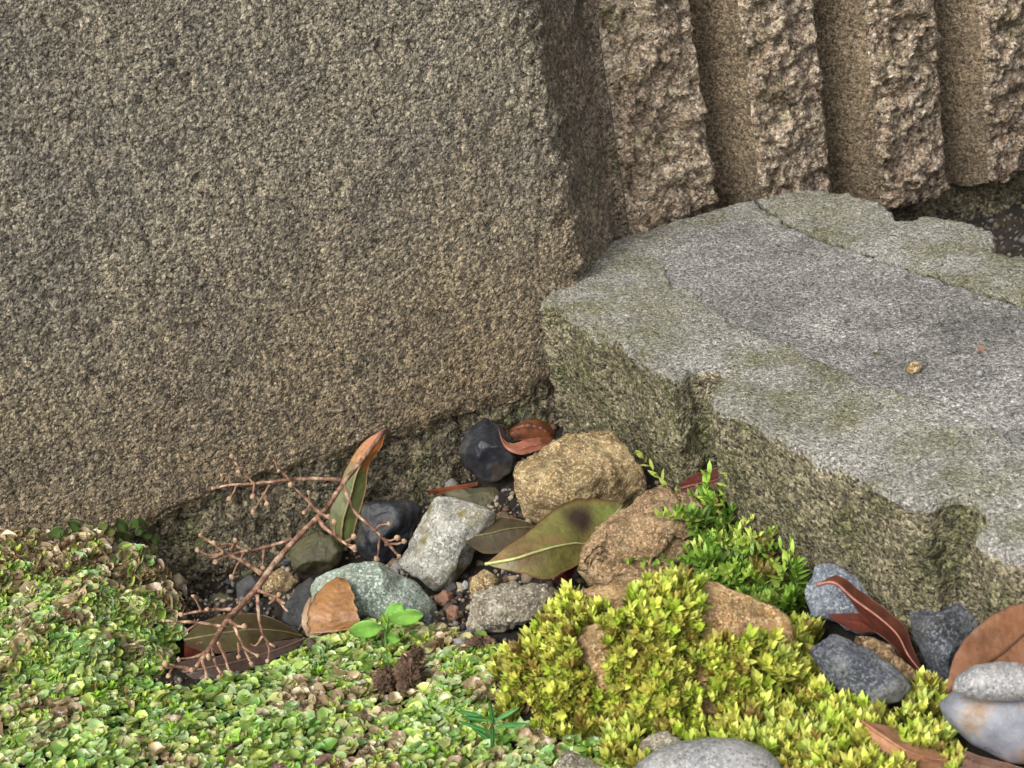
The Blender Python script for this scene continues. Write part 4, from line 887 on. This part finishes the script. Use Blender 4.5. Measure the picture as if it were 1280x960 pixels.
# ------------------------------------------------------------------ liverwort carpet and moss
def mesh_of(o):
    me = o.data; n = len(me.vertices); co = np.zeros(n * 3); me.vertices.foreach_get('co', co); mw = np.array(o.matrix_world) if False else None
    wl = np.zeros(3); p = o
    while p is not None: wl += np.array(p.location); p = p.parent
    return co.reshape(-1, 3) + wl, [list(p.vertices) for p in me.polygons]
bv = []; bf = []; off = 0; own = []
for ci, it in enumerate(COLL):
    Vx, Fx = it if isinstance(it, tuple) else mesh_of(it)
    bv.append(np.asarray(Vx)); bf += [[int(i) + off for i in f] for f in Fx]; off += len(Vx); own += [OWN.get(ci, ci)] * len(Fx)
KEY['ground'] = 0
bvh = BVHTree.FromPolygons([Vector(v) for v in np.vstack(bv)], bf)
def drop_all(X, Y):
    P = np.full((len(X), 3), np.nan); O = np.full(len(X), -1); N = np.zeros((len(X), 3)); dn = Vector((0, 0, -1))
    for i in range(len(X)):
        h = bvh.ray_cast(Vector((X[i], Y[i], 0.4)), dn)
        if h[0] is not None: P[i] = h[0]; N[i] = h[1] if h[1].z > 0 else -h[1]; O[i] = own[h[2]]
    return P, N, O
def scatter(n, box, polys, r, zmax=.075, lift=0.0, on=('ground',)):
    X = r.uniform(box[0], box[1], n); Y = r.uniform(box[2], box[3], n)
    Zg = gz_fast(X, Y); u, v = projv_arr(np.stack([X, Y, Zg], 1))
    k = np.zeros(n, bool)                         # coarse test first: close to the region
    for p in polys:
        q = np.array(p); k |= (u > q[:, 0].min() - 90) & (u < q[:, 0].max() + 90) & (v > q[:, 1].min() - 40) & (v < q[:, 1].max() + 160)
    P, N, O = drop_all(X[k], Y[k]); ok = ~np.isnan(P[:, 0]) & (P[:, 2] < zmax) & np.isin(O, [KEY[q] for q in on]); P, N = P[ok], N[ok]
    u, v = projv_arr(P + np.array([0, 0, lift])); k = np.zeros(len(P), bool)
    for p in polys: k |= inpoly(u, v, p)
    return P[k], N[k]
def gz_fast(X, Y): return np.zeros(len(X))
def frame(nrm, ang):
    n = nrm / np.linalg.norm(nrm); a = np.cross([math.cos(ang), math.sin(ang), 0.13], n); a /= np.linalg.norm(a); return np.stack([a, np.cross(n, a), n], 1)
class Bag:
    def __init__(s): s.v = []; s.f = []; s.c = []; s.n = 0
    def add(s, V, F_, C):
        s.v.append(V); s.f.append(F_ + s.n); s.c.append(C if C.ndim == 2 else np.tile(C, (len(V), 1))); s.n += len(V)
    def build(s, name, mat, label, cat):
        print(name, len(s.v), 'pieces', sum(len(f) for f in s.f), 'faces')
        o = link(name, np.vstack(s.v), np.vstack(s.f), mat, col=np.vstack(s.c)); tag(o, label, cat, kind='stuff'); return o
def lobe_t(seed):
    r = np.random.default_rng(seed); k = 12; a = np.linspace(0, 2 * np.pi, k, endpoint=False)
    rad = 1 + 0.10 * np.sin(a * 3 + r.uniform(0, 6)) + 0.05 * r.normal(size=k); rad[0] *= 0.6
    cup = r.uniform(.15, .6); V = [[0, 0, 0]]
    for q, zc in ((.6, .22), (1.0, 1.0)):
        for i in range(k): V.append([q * rad[i] * math.cos(a[i]), q * rad[i] * math.sin(a[i]), cup * zc + zc * (0.16 * math.sin(a[i] * 2 + seed) + 0.13 * math.sin(a[i] * 3 + 2 * seed))])
    F_ = [[0, 1 + i, 1 + (i + 1) % k] for i in range(k)]
    for i in range(k):
        j = (i + 1) % k; F_ += [[1 + i, 1 + k + i, 1 + k + j], [1 + i, 1 + k + j, 1 + j]]
    return np.array(V), np.array(F_)
LOBES = [lobe_t(i) for i in range(8)]
CARPET = [(-260,640),(0,664),(60,656),(150,672),(200,690),(222,735),(228,800),(200,845),(175,858),(230,866),(300,848),(385,808),(430,792),(470,775),(560,792),(620,806),(655,845),(700,880),(735,925),(780,960),(800,1200),(-260,1200)]
MOSS_A = z8([(-30,960),(20,930),(70,890),(105,815),(135,780),(200,800),(285,825),(305,775),(350,745),(425,740),(465,765),(475,815),(455,870),(470,900),(640,900),(740,960),(700,1090),(420,1120),(100,1120),(-20,1060)])
MOSS_B = z5([(0,690),(100,680),(230,670),(260,630),(340,585),(470,560),(560,535),(630,545),(605,600),(640,670),(720,730),(800,770),(870,790),(905,810),(935,715),(1010,735),(1000,790),(1050,880),(1060,1000),(900,1120),(0,1120)])
MOSS_C = z8([(450,610),(480,585),(520,545),(560,525),(640,535),(700,580),(730,600),(720,650),(770,640),(870,640),(915,740),(905,790),(840,740),(740,680),(725,810),(600,800),(480,720),(450,660)])
PATCH = z8([(220,610),(250,580),(300,580),(360,545),(430,530),(450,560),(380,600),(310,610)])
def lobes(n, box, poly, size, lift, seedn, brown, mound):
    r = np.random.default_rng(seedn); bag = Bag()
    Pa, Na = scatter(n, box, [poly], r)
    xy = np.column_stack([Pa[:, :2], 0 * Pa[:, 0]])
    pna = fbm(xy * 30, 4, 91, 0.65); pn2 = fbm(xy * 75 + 3, 2, 95)
    for P, N, pn, p2 in zip(Pa, Na, pna, pn2):
        q = pn * 1.5 + brown + r.normal(0, .22); dead = q > .34
        s = size * np.clip(math.exp(r.normal(0, .38)) * (1 + .3 * p2), .5, 1.75)
        k = LOBES[r.integers(8)]
        nn = N * 0.7 + np.array([0, 0, .6]) + r.normal(0, .26 if not dead else .42, 3); nn[2] = max(nn[2], .15)
        V = k[0] * s * np.array([1, 1, .75 if not dead else 1.2]); V = V @ frame(nn, r.uniform(0, 6.28)).T + P + np.array([0, 0, lift * r.uniform(0, 1)])
        if dead: c = np.array(S([(170, 148, 114), (138, 114, 88), (192, 174, 136), (108, 88, 70), (156, 136, 106)][r.integers(5)]))
        elif q > .05 and r.random() < .6: c = np.array(S([(176, 180, 112), (150, 158, 88), (188, 186, 130), (164, 170, 120)][r.integers(4)]))
        else: c = np.array(S([(138, 174, 76), (166, 194, 92), (122, 164, 88), (190, 206, 106), (154, 182, 118), (104, 146, 62)][r.integers(6)])) * (1 + .3 * p2)
        rim = np.array(S([(188, 166, 122), (160, 132, 92), (206, 206, 160)][r.integers(3)])) if r.random() < .5 else c * 1.2
        C = np.tile(c, (len(V), 1)); C[0] *= .85; C[13:] = .5 * C[13:] + .5 * rim
        bag.add(V, k[1], np.clip(C * r.uniform(.75, 1.15), 0, 1))
    return bag
m_liv = colmat('liverwort_thallus', 0.28, 0.22, (400, 0.0004), spec=0.6)
SPLIT = [(-260,640),(0,664),(60,656),(150,672),(200,690),(222,735),(228,800),(200,845),(120,848),(0,850),(-260,850)]
bg_ = lobes(15000, (-.46, -.16, .70, .92), SPLIT, .0029, .003, 1, .2, True)
bg_.build('liverwort_hump', m_liv, 'raised hump of curled green and brown liverwort against the plain wall', 'liverwort')
bg_ = lobes(44000, (-.46, .10, .44, .86), CARPET, .0026, .003, 2, -.06, False)
bg_.build('liverwort_carpet', m_liv, 'low carpet of fresh green liverwort and tiny leaves across the front', 'liverwort')

def leaflet(L, W, curl, out):
    """a boat-shaped moss leaflet growing up and out from the stem"""
    p = []
    for t, w_ in ((0, .35), (.35, 1.0), (.7, .75)):
        y = out * L * t + curl * L * t * t; z = L * t * math.sqrt(max(0.05, 1 - out * out)) - .3 * curl * L * t * t
        p += [[-W * w_ / 2, y, z], [0, y - .22 * W * w_, z - .1 * W], [W * w_ / 2, y, z]]
    y = out * L + curl * L; z = L * math.sqrt(max(0.05, 1 - out * out)) - .3 * curl * L; p.append([0, y, z])
    F_ = []
    for r_ in (0, 3):
        for c_ in (0, 1): F_ += [[r_ + c_, r_ + c_ + 1, r_ + c_ + 4], [r_ + c_, r_ + c_ + 4, r_ + c_ + 3]]
    F_ += [[6, 7, 9], [7, 8, 9]]
    return np.array(p), np.array(F_)
def sprig_t(seed, H, n, L, W, spread, bd=.22):
    """a moss shoot: leaflets spiralling up a short stem"""
    r = np.random.default_rng(seed); VV = []; FF = []; tt = []; k = 0
    bend = r.normal(0, bd, 2)
    for i in range(n):
        t = (i + .5) / n; a = i * 2.4 + r.normal(0, .2)
        V, F_ = leaflet(L * (1.1 - .35 * t) * r.uniform(.85, 1.15), W * r.uniform(.85, 1.15), r.uniform(.0, .3), min(.95, spread * (1.15 - .75 * t) * r.uniform(.8, 1.2)))
        ca, sa = math.cos(a), math.sin(a); V = V @ np.array([[ca, sa, 0], [-sa, ca, 0], [0, 0, 1]])
        V = V + np.array([bend[0] * H * t * t, bend[1] * H * t * t, H * t]); VV.append(V); FF.append(F_ + k); k += len(V); tt.append(np.full(len(V), t))
    return np.vstack(VV), np.vstack(FF), np.concatenate(tt)
CUSH = [sprig_t(i, .0062, 17, .0060, .0020, .50) for i in range(12)]
FEA = [sprig_t(20 + i, .014, 32, .0056, .0016, .72, .6) for i in range(10)]
TINY = [sprig_t(40 + i, .003, 9, .0034, .0013, .7) for i in range(6)]
def on_mesh(n, ci, polys, r):
    V, F_ = COLL[ci]; A, B, C = V[F_[:, 0]], V[F_[:, 1]], V[F_[:, 2]]; cr = np.cross(B - A, C - A); ar = np.linalg.norm(cr, axis=1)
    i = r.choice(len(F_), n, p=ar / ar.sum()); u = r.random((n, 2)); u = np.where(u.sum(1, keepdims=True) > 1, 1 - u, u)
    P = A[i] + (B - A)[i] * u[:, :1] + (C - A)[i] * u[:, 1:]; N = cr[i] / ar[i, None]
    N *= np.sign(((P - V.mean(0)) * N).sum(1))[:, None]
    px_, py_ = projv_arr(P); k = (N[:, 2] > -.15) & (((CO - P) * N).sum(1) > -.1)
    m = np.zeros(n, bool)
    for p in polys: m |= inpoly(px_, py_, p)
    return P[k & m], N[k & m]
def moss(n, box, polys, T, scale, cols, seedn, lean=(0, 0, 0), jit=.35, holes=.0, hole_scale=70, zmax=.075, on=('ground', 'boulder'), steep=0):
    r = np.random.default_rng(seedn); bag = Bag()
    Pa, Na = scatter(n, box, polys, r, zmax, .004, on)
    if steep:
        P2, N2 = on_mesh(steep, KEY['boulder'], polys, r); Pa = np.vstack([Pa, P2]); Na = np.vstack([Na, N2])
    ha = fbm(np.column_stack([Pa[:, :2] * hole_scale, 0 * Pa[:, 0]]), 2, seedn + 3)
    for P, N, h in zip(Pa, Na, ha):
        if h < holes - .5: continue
        t = T[r.integers(len(T))]; s = scale * r.uniform(.55, 1.4) * (1 + .45 * h)
        nn = N * .5 + np.array([0, 0, .6]) + np.array(lean) + r.normal(0, jit * .5, 3)
        V = t[0] * s @ frame(nn, r.uniform(0, 6.28)).T + P - N * .001
        c0, c1 = (np.array(S(c)) for c in cols[r.integers(len(cols))])
        if r.random() < .10: c1 = np.array(S((150, 126, 64)))
        C = c0[None] * (1 - t[2][:, None]) + c1[None] * t[2][:, None]
        bag.add(V, t[1], np.clip(C * r.uniform(.8, 1.2), 0, 1))
    return bag
m_moss = colmat('moss_leaf', 0.5, 0.3, (500, 0.0002))
YEL = [((100, 106, 34), (216, 220, 100)), ((104, 110, 32), (224, 228, 112)), ((84, 100, 26), (186, 206, 76)), ((104, 92, 36), (200, 194, 92))]
GRN = [((58, 84, 28), (150, 190, 72)), ((68, 94, 32), (182, 208, 92)), ((52, 76, 28), (128, 170, 62)), ((80, 100, 34), (204, 218, 112))]
bx = lambda poly, z=.0: (min(onz(x, y, z)[0] for x, y in poly) - .03, max(onz(x, y, z)[0] for x, y in poly) + .03, min(onz(x, y, z)[1] for x, y in poly) - .05, max(onz(x, y, z)[1] for x, y in poly) + .05)
moss(5000, bx(MOSS_A), [MOSS_A], CUSH, 1.0, YEL, 61, holes=.1, steep=3600).build('moss_cushion', m_moss, 'yellow-green moss cushion growing on the largest ochre rock', 'moss')
moss(8500, bx(MOSS_B), [MOSS_B], CUSH, 1.1, YEL + GRN[3:], 62, holes=.24).build('moss_mat', m_moss, 'bright moss mat around the blue-grey stone and plain grey pebble', 'moss')
moss(2400, bx(MOSS_C), [MOSS_C], FEA, 1.25, GRN, 63, lean=(-.25, -.3, 0), jit=.8, holes=.1, zmax=.035, on=('ground', 'cracked')).build('feather_moss', m_moss, 'tall feathery green moss growing along the foot of the low wall', 'moss')
moss(700, bx(PATCH), [PATCH], TINY, 1.3, GRN, 64, holes=.35, on=('cracked', 'ground')).build('moss_tuft', m_moss, 'thin green moss tufts on the cracked brown rock', 'moss')
moss(9000, (-.46, .10, .44, .92), [CARPET], TINY, 1.0, [((70, 104, 26), (156, 200, 60)), ((96, 116, 34), (190, 206, 84))], 65, holes=.46, hole_scale=38).build('tiny_leaf_moss', m_moss, 'tiny bright green moss shoots scattered through the liverwort', 'moss')

# ------------------------------------------------------------------ grit and crumbs on the soil of the hollow
def grit(n, box, polys, seedn, k=1.0):
    r = np.random.default_rng(seedn); bag = Bag(); Pa, Na = scatter(n, box, polys, r)
    D, Fc = ico(1)
    for P in Pa:
        sz = .0008 * math.exp(r.normal(0.35, .5)); V = D * r.uniform(.6, 1.25, 3) * (1 + .25 * r.normal(size=(len(D), 1))) * sz
        c = np.array(S([(70, 58, 46), (112, 98, 78), (150, 136, 112), (52, 48, 46), (92, 66, 48), (122, 118, 112)][r.integers(6)]))
        bag.add(V @ frame(r.normal(size=3) + np.array([0, 0, 1e-3]), r.uniform(0, 6.28)).T + P + np.array([0, 0, sz * .3]), Fc, c * k)
    return bag
m_grit = colmat('soil_grit', 0.75, 0.0, (900, 0.0003))
HOLLOW = [(215,690),(300,650),(420,600),(560,560),(690,500),(830,560),(900,600),(760,720),(640,830),(560,800),(430,800),(330,850),(180,860)]
RIGHT = [(900,600),(1010,690),(1130,790),(1240,760),(1290,840),(1290,980),(1060,900),(960,780)]
grit(11000, bx(HOLLOW, -.02), [HOLLOW, RIGHT], 71).build('soil_grit', m_grit, 'fine grit and soil crumbs between the stones in the hollow', 'grit')
BACK = [(1130,215),(1300,190),(1300,340),(1200,300)]
grit(2600, bx(BACK, -.005), [BACK], 72, .45).build('crumbly_soil', m_grit, 'brown soil crumbs behind the low wall under the ribbed wall', 'soil')
